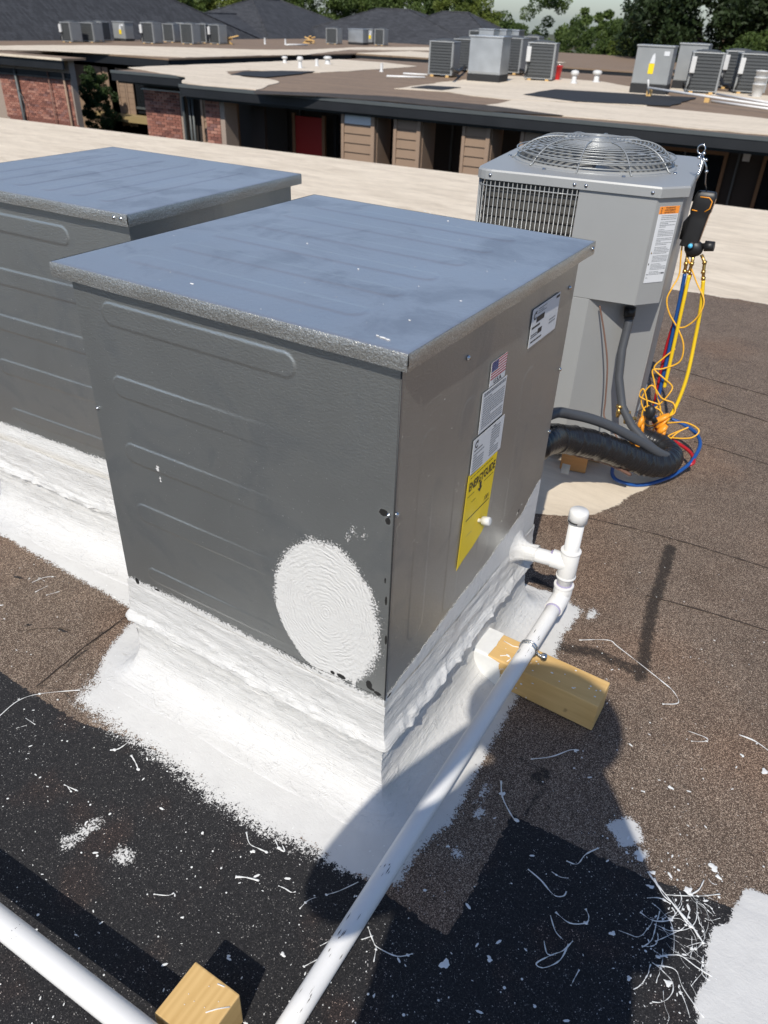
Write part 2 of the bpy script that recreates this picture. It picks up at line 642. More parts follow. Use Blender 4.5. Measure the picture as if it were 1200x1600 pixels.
# ================================================================== the near roof
gx = np.unique(np.concatenate([np.linspace(-42, -2.3, 60), np.arange(-2.3, 1.75, .0125), np.linspace(1.75, 24, 40)]).round(4))
gv = np.unique(np.concatenate([np.linspace(-14, -1.25, 24), np.arange(-1.25, 3.1, .0125), np.arange(3.1, 5.6, .03), np.linspace(5.6, 8.1, 24)]).round(4))
X, V = np.meshgrid(gx, gv)
edge = 8.15 + .085 * (X + .5)
Y = np.where(V > 5.6, 5.6 + (V - 5.6) / 2.5 * (edge - 5.6), V)


def cover(sd, wdt): return np.clip(.5 - sd / wdt, 0, 1)


white = np.zeros_like(X)


def white_add(poly, wdt, amt=1.0):
    global white
    sd = sdpoly(X, Y, poly)
    white = np.maximum(white, amt * cover(sd, wdt))


P1 = [(-.95, .10), (-.90, -.02), (-.85, -.11), (-.835, -.19), (-.55, -.20), (-.36, -.215), (-.19, -.225), (-.06, -.20), (.03, -.20), (.10, -.185), (.15, -.165), (.152, -.05),
      (.175, .02), (.165, .20), (.150, .42), (.150, .60), (.185, .66), (.165, .78), (.175, .93), (.05, .955), (-.02, .94), (-.5, 1.0), (-.9, .95)]
sd1 = sdpoly(X, Y, P1)
wob = .02 * (fbm(X * 9, Y * 9, 3) - .5)
sd1w = sd1 + wob
wd = np.where((Y < -.1) & (X < .0), .085, .035)
white = np.maximum(white, np.clip(.5 - sd1w / wd, 0, 1))
P2 = [(-2.1, .175), (-1.6, .172), (-1.0, .152), (-.93, .20), (-.93, 1.2), (-2.1, 1.3)]
white = np.maximum(white, np.clip(.5 - (sdpoly(X, Y, P2) + wob * .7) / .03, 0, 1))
P3 = [(.785, .237), (.84, .25), (.95, .262), (1.6, .27), (1.6, -.6), (.79, -.6), (.762, -.20), (.756, -.093), (.742, -.05), (.752, .0), (.738, .059), (.74, .10), (.752, .125), (.765, .13), (.772, .18)]
white = np.maximum(white, np.clip(.5 - (sdpoly(X, Y, P3) + wob * .4) / .008, 0, 1))
for (px, py, rx, ry, a, amt) in ((1001, 1336, 14, 10, 0, .85), (108, 1316, 20, 15, 0, .60), (133, 1298, 17, 15, 0, .60), (150, 1288, 16, 12, 0, .62), (192, 1339, 22, 17, 0, .62),
                                 (1112, 1354, 8, 6, 0, .9), (748, 1270, 10, 14, 0, .75), (1000, 1120, 7, 4, 0, .0), (757, 1238, 8, 26, 0, .6), (715, 1335, 18, 7, 0, .7), (925, 960, 16, 20, 0, .7), (12, 775, 12, 14, 0, .0)):
    c = gp(px, py)
    sx = rx / 1150.0
    sy = ry / 1150.0
    rr = np.sqrt(((X - c.x) / sx) ** 2 + ((Y - c.y) / (sy * 1.25)) ** 2) + .5 * (fbm(X * 50, Y * 50, 9) - .5)
    white = np.maximum(white, amt * np.clip(1.5 - rr * .75, 0, 1).clip(0, 1) * (rr < 2))
white_add([gp(*p) for p in ((946, 1290), (960, 1282), (984, 1275), (1000, 1292), (1007, 1317), (990, 1320), (972, 1326), (958, 1306))], .02, .95)
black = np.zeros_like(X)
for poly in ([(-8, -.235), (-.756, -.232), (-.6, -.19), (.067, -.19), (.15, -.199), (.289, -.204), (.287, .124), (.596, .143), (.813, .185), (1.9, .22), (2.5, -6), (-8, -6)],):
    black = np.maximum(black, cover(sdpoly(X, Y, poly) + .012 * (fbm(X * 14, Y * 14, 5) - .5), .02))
dark = np.zeros_like(X)


def dark_mark(pts, wpx, amt=.8):
    global dark
    q = [gp(*p) for p in pts]
    d = np.full(X.shape, 1e9)
    for a, b in zip(q[:-1], q[1:]):
        ex, ey = b.x - a.x, b.y - a.y
        t = np.clip(((X - a.x) * ex + (Y - a.y) * ey) / (ex * ex + ey * ey + 1e-9), 0, 1)
        d = np.minimum(d, np.hypot(X - a.x - ex * t, Y - a.y - ey * t))
    dark = np.maximum(dark, amt * np.clip(1.25 - d / (wpx / 2 / 600.0), 0, 1))


dark_mark([(1045, 860), (1038, 890), (1022, 940), (1012, 985), (1005, 1040), (1000, 1058)], 40, .80)  # bent dark streak on the roofing, wider at its far end
dark_mark([(1047, 856), (1040, 886)], 40, .85)
dark_mark([(870, 1010), (930, 1020), (1000, 1050)], 48, .70)
dark_mark([(835, 905), (870, 925)], 26, .9)
dark_mark([(815, 1185), (850, 1205), (848, 1235), (815, 1280)], 20, .62)
dark_mark([(838, 1215), (850, 1210)], 44, .7)
dark_mark([(800, 1130), (840, 1160), (862, 1190)], 8, .6)
dark_mark([(205, 955), (150, 1000), (100, 1045)], 12, .75)
dark_mark([(1080, 885), (1200, 905)], 6, .45)
dark_mark([(60, 1070), (100, 1080), (130, 1110)], 14, .6)
for k in range(26):
    x0, y0 = random.uniform(940, 1195), random.uniform(800, 1250)
    dark_mark([(x0, y0), (x0 + random.uniform(-12, 12), y0 + random.uniform(-5, 5))], random.uniform(4, 11), .6)
for k in range(16):
    x0, y0 = random.uniform(10, 180), random.uniform(880, 1060)
    dark_mark([(x0, y0), (x0 + random.uniform(-8, 8), y0 + random.uniform(-4, 4))], random.uniform(3, 7), .6)
cream = np.zeros_like(X)
near = 4.72 + .10 * X + .10 * (fbm(X * 1.5, Y * 0 + 3, 8) - .5) + .03 * (fbm(X * 9, Y * 0, 4) - .5)
cream = np.maximum(cream, np.clip(.5 - (near - Y) / .04, 0, 1))
PAD = [(-.35, 1.355), (-.155, 1.372), (-.06, 1.43), (.03, 1.50), (.08, 1.60), (.12, 1.72), (.20, 1.93), (.05, 2.25), (-.9, 2.3), (-.9, 1.5)]
cream = np.maximum(cream, cover(sdpoly(X, Y, PAD) + .06 * (fbm(X * 7, Y * 7, 2) - .5), .03))
Zg = .0015 * (fbm(X * 3, Y * 3, 21) - .5) * 2 + .0025 * np.clip(white, 0, 1) + .001 * (black > .5)
P = np.stack([X, Y, Zg], -1)
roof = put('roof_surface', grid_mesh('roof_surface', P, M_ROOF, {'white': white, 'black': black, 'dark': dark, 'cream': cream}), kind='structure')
# slab below the sheet, so that the roof has an edge
mb = MB()
mb.add([(-42, -14, -.02), (24, -14, -.02), (24, 10.2, -.02), (-42, 4.6, -.02), (-42, -14, -5.8), (24, -14, -5.8), (24, 10.1, -5.8), (-42, 4.5, -5.8)],
       [(0, 1, 2, 3), (4, 7, 6, 5), (0, 4, 5, 1), (1, 5, 6, 2), (2, 6, 7, 3), (3, 7, 4, 0)])
mb.build('roof_deck', M_WALLD, kind='structure')


# overlapping sheet edges: a raised dark ribbon along each lap
def ribbon(pts, wdt, h, name, m, jit=0.0):
    b = MB()
    q = [Vector(p) for p in pts]
    out = []
    for a, c in zip(q[:-1], q[1:]):
        n = max(2, int((c - a).length / .03))
        out += [a.lerp(c, i / n) for i in range(n)]
    out.append(q[-1])
    out = [p + Vector((random.uniform(-jit, jit), random.uniform(-jit, jit), 0)) for p in out]
    b.tube(out, [wdt * random.uniform(.4, 1.2) for _ in out], 6, flat=h / wdt, up=(0, 0, 1))
    return b.build(name, m, kind='structure')


M_SEAM = flat('bitumen_seam', (.035, .024, .018), .85)
for pts in (((1075, 618), (1140, 640), (1215, 664)), ((1085, 690), (1140, 706), (1215, 731)), ((905, 806), (1000, 828), (1080, 850), (1215, 892)), ((1010, 930), (1110, 957), (1215, 990)),
            ((58, 1072), (130, 1012), (207, 955)), ((1000, 560), (1100, 590), (1215, 622))):
    ribbon([gp(*p, .001) for p in pts], .0035, .0018, 'roof_seam', M_SEAM, .0015)

# ------------------------------------------------------------------ paint splatter on the roof
mb = MB()


def string(pts, wd_, smooth=5):
    q = [gp(x, y, .0032) for x, y in pts]
    out = []
    n = len(q)
    for i in range(n - 1):
        p0 = q[max(0, i - 1)]
        p1 = q[i]
        p2 = q[i + 1]
        p3 = q[min(n - 1, i + 2)]
        for k in range(smooth):
            t = k / smooth
            out.append(.5 * ((2 * p1) + (-p0 + p2) * t + (2 * p0 - 5 * p1 + 4 * p2 - p3) * t * t + (-p0 + 3 * p1 - 3 * p2 + p3) * t ** 3))
    out.append(q[-1])
    ph = random.uniform(0, 9)
    mb.tube(out, [.8 * wd_ * (.75 + .45 * math.sin(ph + i * .9) * math.sin(ph * 2 + i * .37) + random.uniform(-.3, .3) + (.8 if i in (0, len(out) - 1) and random.random() < .5 else 0)) for i in range(len(out))], 6, flat=.4, up=(0, 0, 1))
    if random.random() < .5:
        p_ = random.choice(out)
        mb.ellip(p_, wd_ * 2.6, wd_ * 1.7, wd_ * .7, 8, 4)


for pts, wd_ in ((((905, 1000), (950, 1000), (965, 1010), (1000, 1037), (1035, 1065), (1052, 1080), (1060, 1098), (1035, 1100)), .0022),
                 (((0, 1118), (28, 1095), (62, 1084), (125, 1078)), .0018), (((1155, 1148), (1180, 1158), (1205, 1176)), .0025), (((1075, 1142), (1102, 1152), (1104, 1158), (1080, 1158)), .0015),
                 (((830, 1186), (862, 1182), (890, 1172), (900, 1172)), .0022), (((783, 1220), (785, 1245), (800, 1275), (808, 1282)), .0028), (((825, 1358), (845, 1375), (865, 1398), (880, 1400), (885, 1393)), .002),
                 (((868, 1425), (890, 1442), (915, 1442), (920, 1432), (915, 1420)), .002), (((885, 1345), (902, 1350), (915, 1335), (935, 1325)), .002), (((862, 1362), (875, 1370), (888, 1372)), .0013),
                 (((895, 1470), (880, 1485), (862, 1492), (838, 1505), (850, 1512), (875, 1500), (888, 1475)), .0018), (((850, 1470), (855, 1490), (868, 1492)), .0015), (((860, 1430), (868, 1455), (880, 1468)), .0013),
                 (((905, 1515), (897, 1530), (892, 1540)), .0013), (((575, 1448), (583, 1470), (590, 1480), (620, 1494), (645, 1490)), .0016), (((583, 1462), (565, 1468)), .0012), (((588, 1480), (584, 1503)), .0012),
                 (((510, 1398), (530, 1392), (560, 1378)), .0014), (((468, 1420), (480, 1408), (493, 1402)), .0013), (((435, 1384), (445, 1388), (455, 1394), (462, 1393)), .0016), (((500, 1478), (515, 1470)), .0012), (((475, 1510), (500, 1497)), .0012),
                 (((172, 1172), (185, 1170), (200, 1160)), .0022), (((205, 1180), (212, 1192), (216, 1202)), .0022), (((385, 1300), (390, 1318), (405, 1326), (418, 1332)), .0018), (((430, 1312), (436, 1325), (445, 1330), (440, 1318)), .0022),
                 (((368, 1370), (385, 1371), (405, 1376)), .0032), (((50, 910), (70, 902), (88, 901)), .0015), (((55, 925), (75, 915)), .0015), (((72, 930), (93, 924)), .0017), (((60, 903), (70, 908)), .0012),
                 (((40, 1122), (55, 1132)), .0013), (((25, 1138), (42, 1133)), .0012), (((100, 1226), (122, 1236)), .0014), (((105, 1228), (112, 1238)), .0013), (((240, 1397), (262, 1399), (272, 1395)), .0016), (((600, 1330), (610, 1345), (628, 1348)), .0014)):
    string(pts, wd_)
# the tangle by the white square
for k in range(40):
    x0 = random.uniform(1015, 1112)
    y0 = random.choice((random.uniform(1370, 1560), random.uniform(1390, 1500)))
    a = random.uniform(.2, 1.7)
    L = random.uniform(18, 105)
    pts = [(x0, y0)]
    da = random.uniform(-.3, .3)
    for j in range(7):
        a += da + random.uniform(-.45, .45)
        pts.append((pts[-1][0] + math.cos(a) * L / 7, pts[-1][1] + math.sin(a) * L / 7))
    lim_ = 1120 - max(0, y0 - 1450) * .15 + random.uniform(-6, 10)
    pts = [p_ for p_ in pts if p_[0] < lim_]
    if len(pts) < 3: continue
    string(pts, .0004 + .0011 * random.random() ** 2, 4)
string([(1012, 1362), (1025, 1380), (1042, 1400), (1062, 1425), (1080, 1445), (1100, 1475)], .003)
string([(1022, 1372), (1036, 1398), (1055, 1415), (1072, 1440), (1090, 1455)], .0024)
string([(1040, 1398), (1090, 1400), (1125, 1397)], .0014)
string([(1078, 1398), (1092, 1390), (1100, 1375)], .0018)
string([(1011, 1403), (1030, 1403), (1048, 1412)], .0018)
string([(1000, 1425), (1020, 1438), (1045, 1438), (1055, 1428), (1050, 1418)], .0022)
string([(1028, 1495), (1060, 1492), (1090, 1512), (1120, 1530)], .002)
string([(1025, 1508), (1055, 1515), (1068, 1545), (1100, 1590)], .0016)
string([(1060, 1540), (1072, 1570), (1078, 1590)], .001)
string([(700, 1050), (708, 1053)], .001)


def drops(n, fx, fy, rmin, rmax):
    for k in range(n):
        c = gp(fx(), fy(), .0028)
        r = rmin * (rmax / rmin) ** (random.random() ** 2.4)
        a = random.uniform(0, 3.1)
        e = random.choice((1, 1, 1.3, 2.6))
        m = 6
        ring = []
        for j in range(m):
            q = j * 2 * math.pi / m
            x, y = r * e * math.cos(q), r * math.sin(q) * random.uniform(.8, 1.1)
            ring.append((c.x + x * math.cos(a) - y * math.sin(a), c.y + x * math.sin(a) + y * math.cos(a), c.z))
        mb.add(ring + [(c.x, c.y, c.z + r * .35)], [(j, (j + 1) % m, m) for j in range(m)], True)


U = random.uniform
drops(480, lambda: U(0, 640), lambda: U(1130, 1600), .0005, .0032)
drops(240, lambda: U(560, 1100), lambda: U(1200, 1600), .0005, .0034)
drops(160, lambda: U(980, 1130), lambda: U(1340, 1600), .0007, .0035)
drops(110, lambda: U(0, 200), lambda: U(880, 1160), .0006, .003)
drops(150, lambda: U(900, 1200), lambda: U(1000, 1400), .0006, .003)
drops(60, lambda: U(860, 1200), lambda: U(820, 1050), .0006, .002)
for (x, y, r) in ((1075, 1392, .009), (1115, 1355, .010), (1123, 1370, .006), (695, 1506, .010), (442, 1491, .005), (1045, 1536, .007), (1048, 1230, .006), (395, 1330, .005), (765, 1498, .006), (957, 1458, .006), (1017, 1385, .006), (1000, 1337, .012), (1020, 1363, .006), (785, 1240, .007), (900, 1172, .006), (983, 1528, .005), (700, 1322, .004), (1078, 1390, .006), (285, 1433, .003), (1160, 1180, .005), (1195, 1205, .009)):
    c = gp(x, y, .003)
    m2_ = 14
    ph_ = [random.uniform(0, 6.28) for _ in range(4)]
    rg_ = []
    for j in range(m2_):
        q = j * 2 * math.pi / m2_
        rj = r * .85 * (1 + .28 * math.sin(2 * q + ph_[0]) + .22 * math.sin(3 * q + ph_[1]) + .15 * math.sin(5 * q + ph_[2]))
        rg_.append((c.x + rj * 1.15 * math.cos(q), c.y + rj * math.sin(q), c.z - .001))
    mb.add(rg_ + [(c.x, c.y, c.z + .0012)], [(j, (j + 1) % m2_, m2_) for j in range(m2_)], True)
mb.build('paint_splatter', M_PAINT, kind='stuff')

# fallen leaves and black tar flecks on the roof left of the curb
def leaf(px, py, size, rot, lab):
    b = MB()
    c = gp(px, py, .004)
    n = 12
    vs = []
    for i in range(n):
        q = 2 * math.pi * i / n
        r = size * (.55 + .45 * abs(math.cos(q)) ** 2) * random.uniform(.75, 1.1)
        x, y = r * math.cos(q), r * .55 * math.sin(q)
        vs.append((x * math.cos(rot) - y * math.sin(rot), x * math.sin(rot) + y * math.cos(rot), random.uniform(0, .006)))
    b.add(vs + [(0, 0, .003)], [(i, (i + 1) % n, n) for i in range(n)])
    o = b.build('leaf', flat('dried_black_leaf', (.02, .016, .014), .7))
    o.location = c
    return prop(o, lab, 'leaf', 'dry leaves on the roof')


leaf(28, 903, .016, .2, 'dark dry leaf on the brown roof, nearest the left edge of the photo')
leaf(42, 978, .010, 1.2, 'small dark dry leaf left of the larger one on brown roofing')
leaf(97, 986, .014, .1, 'dark dry leaf lying right of the small one on brown roofing')
b = MB()
b.tube([gp(27, 986, .003), gp(60, 982, .005), gp(95, 981, .004), gp(108, 984, .003)], .001, 5)
prop(b.build('twig', M_BARK), 'thin dark twig lying between the dry leaves on brown roofing', 'twig')

# ================================================================== galvanised cabinets on curbs
PI_ = math.pi
BW, BD, BH = .773, .842, 1.09


def rect_perim(x0, x1, y0, y1, off, step, rad=.006):
    """points and outward unit normals round a rectangle; every corner is a fan of normals"""
    pts = []
    nrm = []
    cs = [(x0, y0), (x1, y0), (x1, y1), (x0, y1)]
    for k in range(4):
        a = Vector(cs[k])
        c = Vector(cs[(k + 1) % 4])
        q0 = -PI_ / 2 + k * PI_ / 2
        for j in range(13):
            q = q0 - PI_ / 2 + PI_ / 2 * j / 12
            pts.append(a.copy())
            nrm.append(Vector((math.cos(q), math.sin(q))))
        m = int((c - a).length / step)
        for i in range(1, m):
            pts.append(a.lerp(c, i / m))
            nrm.append(Vector((math.cos(q0), math.sin(q0))))
    return pts, nrm


def curb_coat(x0, x1, y0, y1, seed, step=.007, lump=1.0):
    prof = [(.306, .0015), (.298, .0028), (.285, .003), (.27, .0035), (.255, .004), (.24, .005), (.228, .0055), (.216, .007), (.207, .009), (.199, .014), (.192, .0185), (.186, .018), (.181, .009), (.176, -.002),
            (.170, -.008), (.162, -.011), (.15, -.0125), (.138, -.013), (.125, -.013), (.112, -.0125), (.10, -.012), (.088, -.011), (.076, -.009), (.064, -.006), (.053, -.001), (.043, .006), (.034, .015), (.026, .025), (.019, .037), (.013, .050), (.009, .063), (.006, .077), (.0045, .09), (.0035, .102), (.001, .110), (-.004, .116)]
    pts, nrm = rect_perim(x0, x1, y0, y1, 0, step)
    pts.append(pts[0]); nrm.append(nrm[0])
    A = np.array([(p.x, p.y) for p in pts])
    Nn = np.array([(q.x, q.y) for q in nrm])
    Nm = Nn / np.maximum(np.abs(Nn).max(1, keepdims=True), 1e-6)
    s = np.concatenate([[0], np.cumsum(np.hypot(*(np.diff(A + Nn * .012, axis=0)).T))])
    pr = np.array(prof)
    # denser rows
    t = np.linspace(0, len(pr) - 1, 90)
    z = np.interp(t, np.arange(len(pr)), pr[:, 0])
    o = np.interp(t, np.arange(len(pr)), pr[:, 1])
    S, Z = np.meshgrid(s, z)
    O_ = np.repeat(o[:, None], len(s), 1)
    amp = np.interp(Z, [-.01, .0, .02, .15, .19, .31], [0, .0, .3, 1.0, 1.0, .5])
    n1 = fbm(S * 5, Z * 55 + S * 1.5, seed, 4) - .5
    n2 = fbm(S * 26, Z * 40, seed + 7, 3) - .5
    rid = np.abs(fbm(S * 3.2, Z * 34 + S * 2.2, seed + 13, 4) - .5)
    O_ = O_ + amp * lump * (.007 * n1 + .006 * n2 - .010 * rid + .0025 + .010 * np.clip(fbm(S * 38, Z * 50, seed + 19, 3) - .58, 0, 1) * np.exp(-((Z - .175) / .045) ** 2) * 3)
    Zj = Z + np.interp(Z, [0, .02, .15, .2, .29, .306], [0, 0, .3, 1, 1, 1]) * .012 * (fbm(S * 2.3, S * 0 + seed, seed) - .5) * 2
    Zj = Zj + np.where(Z < .03, .004 * (fbm(S * 12, O_ * 40, seed + 3) - .5), 0) * (Z > .002)
    O_ = np.maximum(O_ + .0135 * np.clip((.19 - Z) / .02, 0, 1) * np.clip((Z + .0) / .05, 0, 1), .0006)
    kk = np.clip(O_ / .03, 0, 1)
    Px = A[None, :, 0] + (Nm[None, :, 0] * (1 - kk) + Nn[None, :, 0] * kk) * O_
    Py = A[None, :, 1] + (Nm[None, :, 1] * (1 - kk) + Nn[None, :, 1] * kk) * O_
    return np.stack([Px, Py, Zj], -1)


def stadium(X_, Z_, x0, x1, z0, z1):
    """signed distance to a flat-sided stadium outline -> distance to the outline"""
    r = min(x1 - x0, z1 - z0) / 2
    cx = np.clip(X_, x0 + r, x1 - r)
    cz = np.clip(Z_, z0 + r, z1 - r)
    return np.hypot(X_ - cx, Z_ - cz) - r


def bead(sdv, h=.0019, wd_=.0016):
    """embossed pan: shallow plateau with a soft shoulder"""
    return h * (1 / (1 + np.exp(np.clip(sdv / (wd_ * .35), -30, 30)))) 


def panel(name, parent, w_, h_, z0, beads, face, mask=None, step=.004, m=M_GALVP, wave=.0012, seed=1):
    """upright sheet: local x along the panel 0..w_, z from z0; face(a, off, z) -> xyz"""
    a = np.linspace(0, w_, int(w_ / step) + 1)
    z = np.linspace(z0, h_, int((h_ - z0) / step) + 1)
    A, Z = np.meshgrid(a, z)
    off = wave * (fbm(A * 2.4, Z * 2.0, seed) - .5) * 2
    for ib, bd in enumerate(beads):
        f_ = 1.0
        if ib > 0 and bd[1] - bd[0] > bd[3] - bd[2]:
            f_ = 1 - np.clip((A - bd[0] - .35 * (bd[1] - bd[0])) / (.6 * (bd[1] - bd[0])), 0, 1)
        off = off + bead(stadium(A, Z, *bd)) * f_ * (.4 if bd[1] - bd[0] < bd[3] - bd[2] else 1)
    edge_ = np.minimum(np.minimum(A, w_ - A) / .02, 1)
    off = off * edge_
    Pn = face(A, off, Z)
    at = mask(A, Z) if mask else {'white': A * 0, 'dark': A * 0, 'ring': A * 0}
    return put(name, grid_mesh(name, Pn, m, at), parent)


def mask_front(A, Z):
    x = A - BW
    line = .326 + .004 * np.sin(A * 9) + .008 * (fbm(A * 14, A * 0 + 2, 31) - .5)
    wh = np.clip(.5 - (Z - line) / .030, 0, 1)
    wh = np.where(Z < line - .02, 1, wh)
    th = np.arctan2(Z - .50, x + .152)
    rr = np.hypot((x + .152) / .134, (Z - .498) / .185)
    rr = rr + .02 * np.sin(3 * th + 1) + .10 * (fbm(th * 5 + 20, rr * 3, 66) - .5) * (th > -1.2) + .05 * (fbm(th * 1.3 + 9, rr * 0, 67) - .5)
    cw = np.where((th > -2.9) & (th < -1.3), .022, np.where(np.abs(th + .1) < .8, .12, .075))
    cir = np.clip(.5 - (rr - 1) / (cw * 2.6), 0, 1)
    wh = np.maximum(wh, cir)
    # two drips under the circle and faint smears
    for (dx, dz, L) in ((-.160, .322, .03), (-.078, .345, .022)):
        wh = np.maximum(wh, np.clip(1.6 - np.abs(x - dx) / .004, 0, 1) * (Z < dz + .01) * (Z > dz - L))
    for (dx, dz, r_, am) in ((-.085, .735, .012, .5), (-.098, .715, .010, .48), (-.60, .700, .008, .62), (-.598, .672, .006, .6), (-.06, .735, .010, .42)):
        wh = np.maximum(wh, am * np.clip(1.4 - np.hypot((x - dx), (Z - dz) * .7) / r_, 0, 1))
    dk = np.zeros_like(A)
    for (dx, dz, rx, rz) in ((-.022, .800, .010, .008), (-.012, .785, .006, .008), (-.04, .352, .008, .012), (-.018, .338, .010, .005), (-.035, .342, .010, .004), (-.74, .322, .007, .010), (-.67, .325, .010, .003), (-.112, .336, .012, .006), (-.135, .335, .006, .005), (-.008, .60, .003, .012), (-.004, .50, .003, .014), (-.012, .648, .002, .008)):
        dk = np.maximum(dk, np.clip(1.5 - np.hypot((x - dx) / rx, (Z - dz) / rz), 0, 1))
    ln2 = np.exp(-((Z - line - .004) / .004) ** 2) * .55 * (x > -.30)
    dk = np.maximum(dk, ln2)
    return {'white': wh, 'dark': dk, 'ring': np.hypot((x + .152), (Z - .5) * .75) + (rr > 1.15) * 0}


def mask_right(A, Z):
    line = .333 + .085 * np.clip(A / .77, 0, 1) + .012 * (fbm(A * 12, A * 0 + 5, 41) - .5) + .05 * np.clip((A - .72) / .1, 0, 1)
    wh = np.clip(.5 - (Z - line) / .018, 0, 1)
    wh = np.where(Z < line - .012, 1, wh)
    dk = np.zeros_like(A)
    for (dx, dz, rx, rz) in ((.235, .352, .004, .002), (.69, .440, .004, .006), (.02, .326, .01, .004)):
        dk = np.maximum(dk, np.clip(1.5 - np.hypot((A - dx) / rx, (Z - dz) / rz), 0, 1))
    for (dx, dz, r_) in ((.68, .435, .004), (.705, .452, .004)):
        wh = np.maximum(wh, .8 * np.clip(1.5 - np.hypot(A - dx, Z - dz) / r_, 0, 1))
    return {'white': wh, 'dark': dk, 'ring': A * 0}


def mask_plain(A, Z):
    line = .335 + .008 * (fbm(A * 14, A * 0 + 2, 51) - .5)
    wh = np.clip(.5 - (Z - line) / .022, 0, 1)
    wh = np.where(Z < line - .015, 1, wh)
    return {'white': wh, 'dark': A * 0, 'ring': A * 0}


def lid(parent, x0, x1, y0, y1, z, t, beads, step=.0045, axis='x', dent=True):
    a = np.linspace(x0, x1, int((x1 - x0) / step) + 1)
    c = np.linspace(y0, y1, int((y1 - y0) / step) + 1)
    Xl, Yl = np.meshgrid(a, c)
    e = np.minimum(np.minimum(Xl - x0, x1 - Xl), np.minimum(Yl - y0, y1 - Yl))
    zz = z + .0015 * (fbm(Xl * 3, Yl * 3, 61) - .5) * np.minimum(e / .05, 1)
    for bd in beads:
        zz = zz + bead(stadium(Xl, Yl, *bd), .0014, .0022)
    zz = zz - .0012 * np.exp(-(e / .002) ** 2)
    o = put('lid_sheet', grid_mesh('lid_sheet', np.stack([Xl, Yl, zz], -1), M_LID), parent)
    # folded flange round the four sides
    M_FL = flange_mat
    th = .0014
    for nm, (fx0, fx1, fy0, fy1) in (('lid_flange', (x0, x1, y0 - th, y0)), ('lid_flange', (x0, x1, y1, y1 + th)), ('lid_flange', (x0 - th, x0, y0, y1)), ('lid_flange', (x1, x1 + th, y0, y1))):
        n = 110
        bb = MB()
        alongx = (fx1 - fx0) > (fy1 - fy0)
        sgn = (1 if (nm and ((alongx and fy0 >= y1 - 1e-6) or (not alongx and fx0 >= x1 - 1e-6))) else -1)
        L = n
        rows = []
        for lvl, (zz_, of) in enumerate(((z - .0006, 0.0), (z - .004, .0012), (z - t * .5, .0016), (z - t, .0008))):
            r_ = []
            for i in range(n + 1):
                tt = i / n
                wv = .0012 * math.sin(tt * 23 + lvl) * (lvl > 1) * .6
                if alongx: r_.append((x0 - th + (x1 - x0 + 2 * th) * tt, (fy0 if sgn < 0 else fy1) + sgn * (of + wv), zz_))
                else: r_.append(((fx0 if sgn < 0 else fx1) + sgn * (of + wv), y0 - th + (y1 - y0 + 2 * th) * tt, zz_))
            rows.append(r_)
        put('lid_flange', grid_mesh('lid_flange', np.array(rows), M_FL, flip=(alongx and sgn < 0) or (not alongx and sgn > 0)), parent)
    return o


def m_flange():
    t = Mt('hammered_lid_flange')
    v = t.co()
    e = t.noise(v, 210, 3, .6, .5)
    c = t.mix(t.noise(v, 5, 4), (.50, .49, .46), (.74, .73, .69))
    f_ = t.noise(v, 320, 3, .7)
    c = t.mix(t.step(f_, .42, .62), t.mix(1.0, c, (.72, .72, .71), 'MULTIPLY'), c)
    return t.set(c, t.ma('MULTIPLY_ADD', f_, .3, .18), .82, t.bump(t.ma('ADD', e, t.ma('MULTIPLY', f_, .4)), .5, .004))


flange_mat = m_flange()

# ---- the near cabinet
cab = thing('equipment_cabinet', 'large galvanised sheet metal cabinet in front with yellow label and round white paint patch', 'cabinet', group='galvanised cabinets on white coated curbs')
fb = [(BW - .695, BW - .212, 1.008, 1.055), (BW - .70, BW - .215, .850, .897), (BW - .697, BW - .215, .690, .738), (BW - .693, BW - .212, .532, .580), (BW - .690, BW - .212, .352, .392)]
panel('front_panel', cab, BW, BH, .175, fb, lambda A, o, Z: np.stack([A - BW, -o, Z], -1), mask_front, seed=3, step=.0022)
rb = [(.085, .150, .42, .925), (.25, .315, .38, .925), (.415, .48, .42, .80), (.575, .64, .47, .88)]
panel('side_panel', cab, BD, BH, .175, rb, lambda A, o, Z: np.stack([o + 0 * A, A, Z], -1), mask_right, seed=5, step=.003)
panel('rear_panel', cab, BW, BH, .175, [], lambda A, o, Z: np.stack([-A, BD + o, Z], -1), mask_plain, .02)
panel('left_panel', cab, BD, BH, .175, [], lambda A, o, Z: np.stack([-BW - o, BD - A, Z], -1), mask_plain, .02)
OV = .023
lid(cab, -BW - OV, OV, -OV, BD + OV, 1.12, .030, [(-.70, -.13, y, y + .05) for y in (.07, .20, .33, .46, .59, .72)])
# underside of the lid overhang
mb = MB()
mb.box(-BW - OV + .002, OV - .002, -OV + .002, BD + OV - .002, 1.094, 1.098)
mb.build('lid_lining', M_GALV, cab)
# corner seam strip and bottom rim
mb = MB()
mb.tube([(.0015, -.0015, .33), (.0015, -.0015, 1.09)], .0016, 6)
mb.build('corner_seam', flat('dark_seam', (.03, .03, .03), .5), cab)
# screws
def screw(parent, loc, n, r=.0045, name='screw'):
    b_ = MB()
    b_.lathe([(r * 1.25, 0), (r * 1.25, .001), (r, .001), (r, .0035), (0, .0038)], 8)
    o = b_.build(name, M_CHROME, parent)
    o.location = loc
    o.rotation_euler = Vector(n).to_track_quat('Z', 'Y').to_euler()
    return o


for (y, z) in ((.008, .80), (.835, .80), (.835, .62), (.25, 1.02), (.80, 1.02)):
    screw(cab, (.0015, y, z), (1, 0, 0))
for x in (-.765, -.010):
    screw(cab, (x, -.0015, .80), (0, -1, 0), .003)
screw(cab, (.0265, .845, 1.106), (1, 0, 0))
mb = MB()
mb.lathe([(.016, 0), (.016, .004), (.008, .006), (0, .006)], 12)
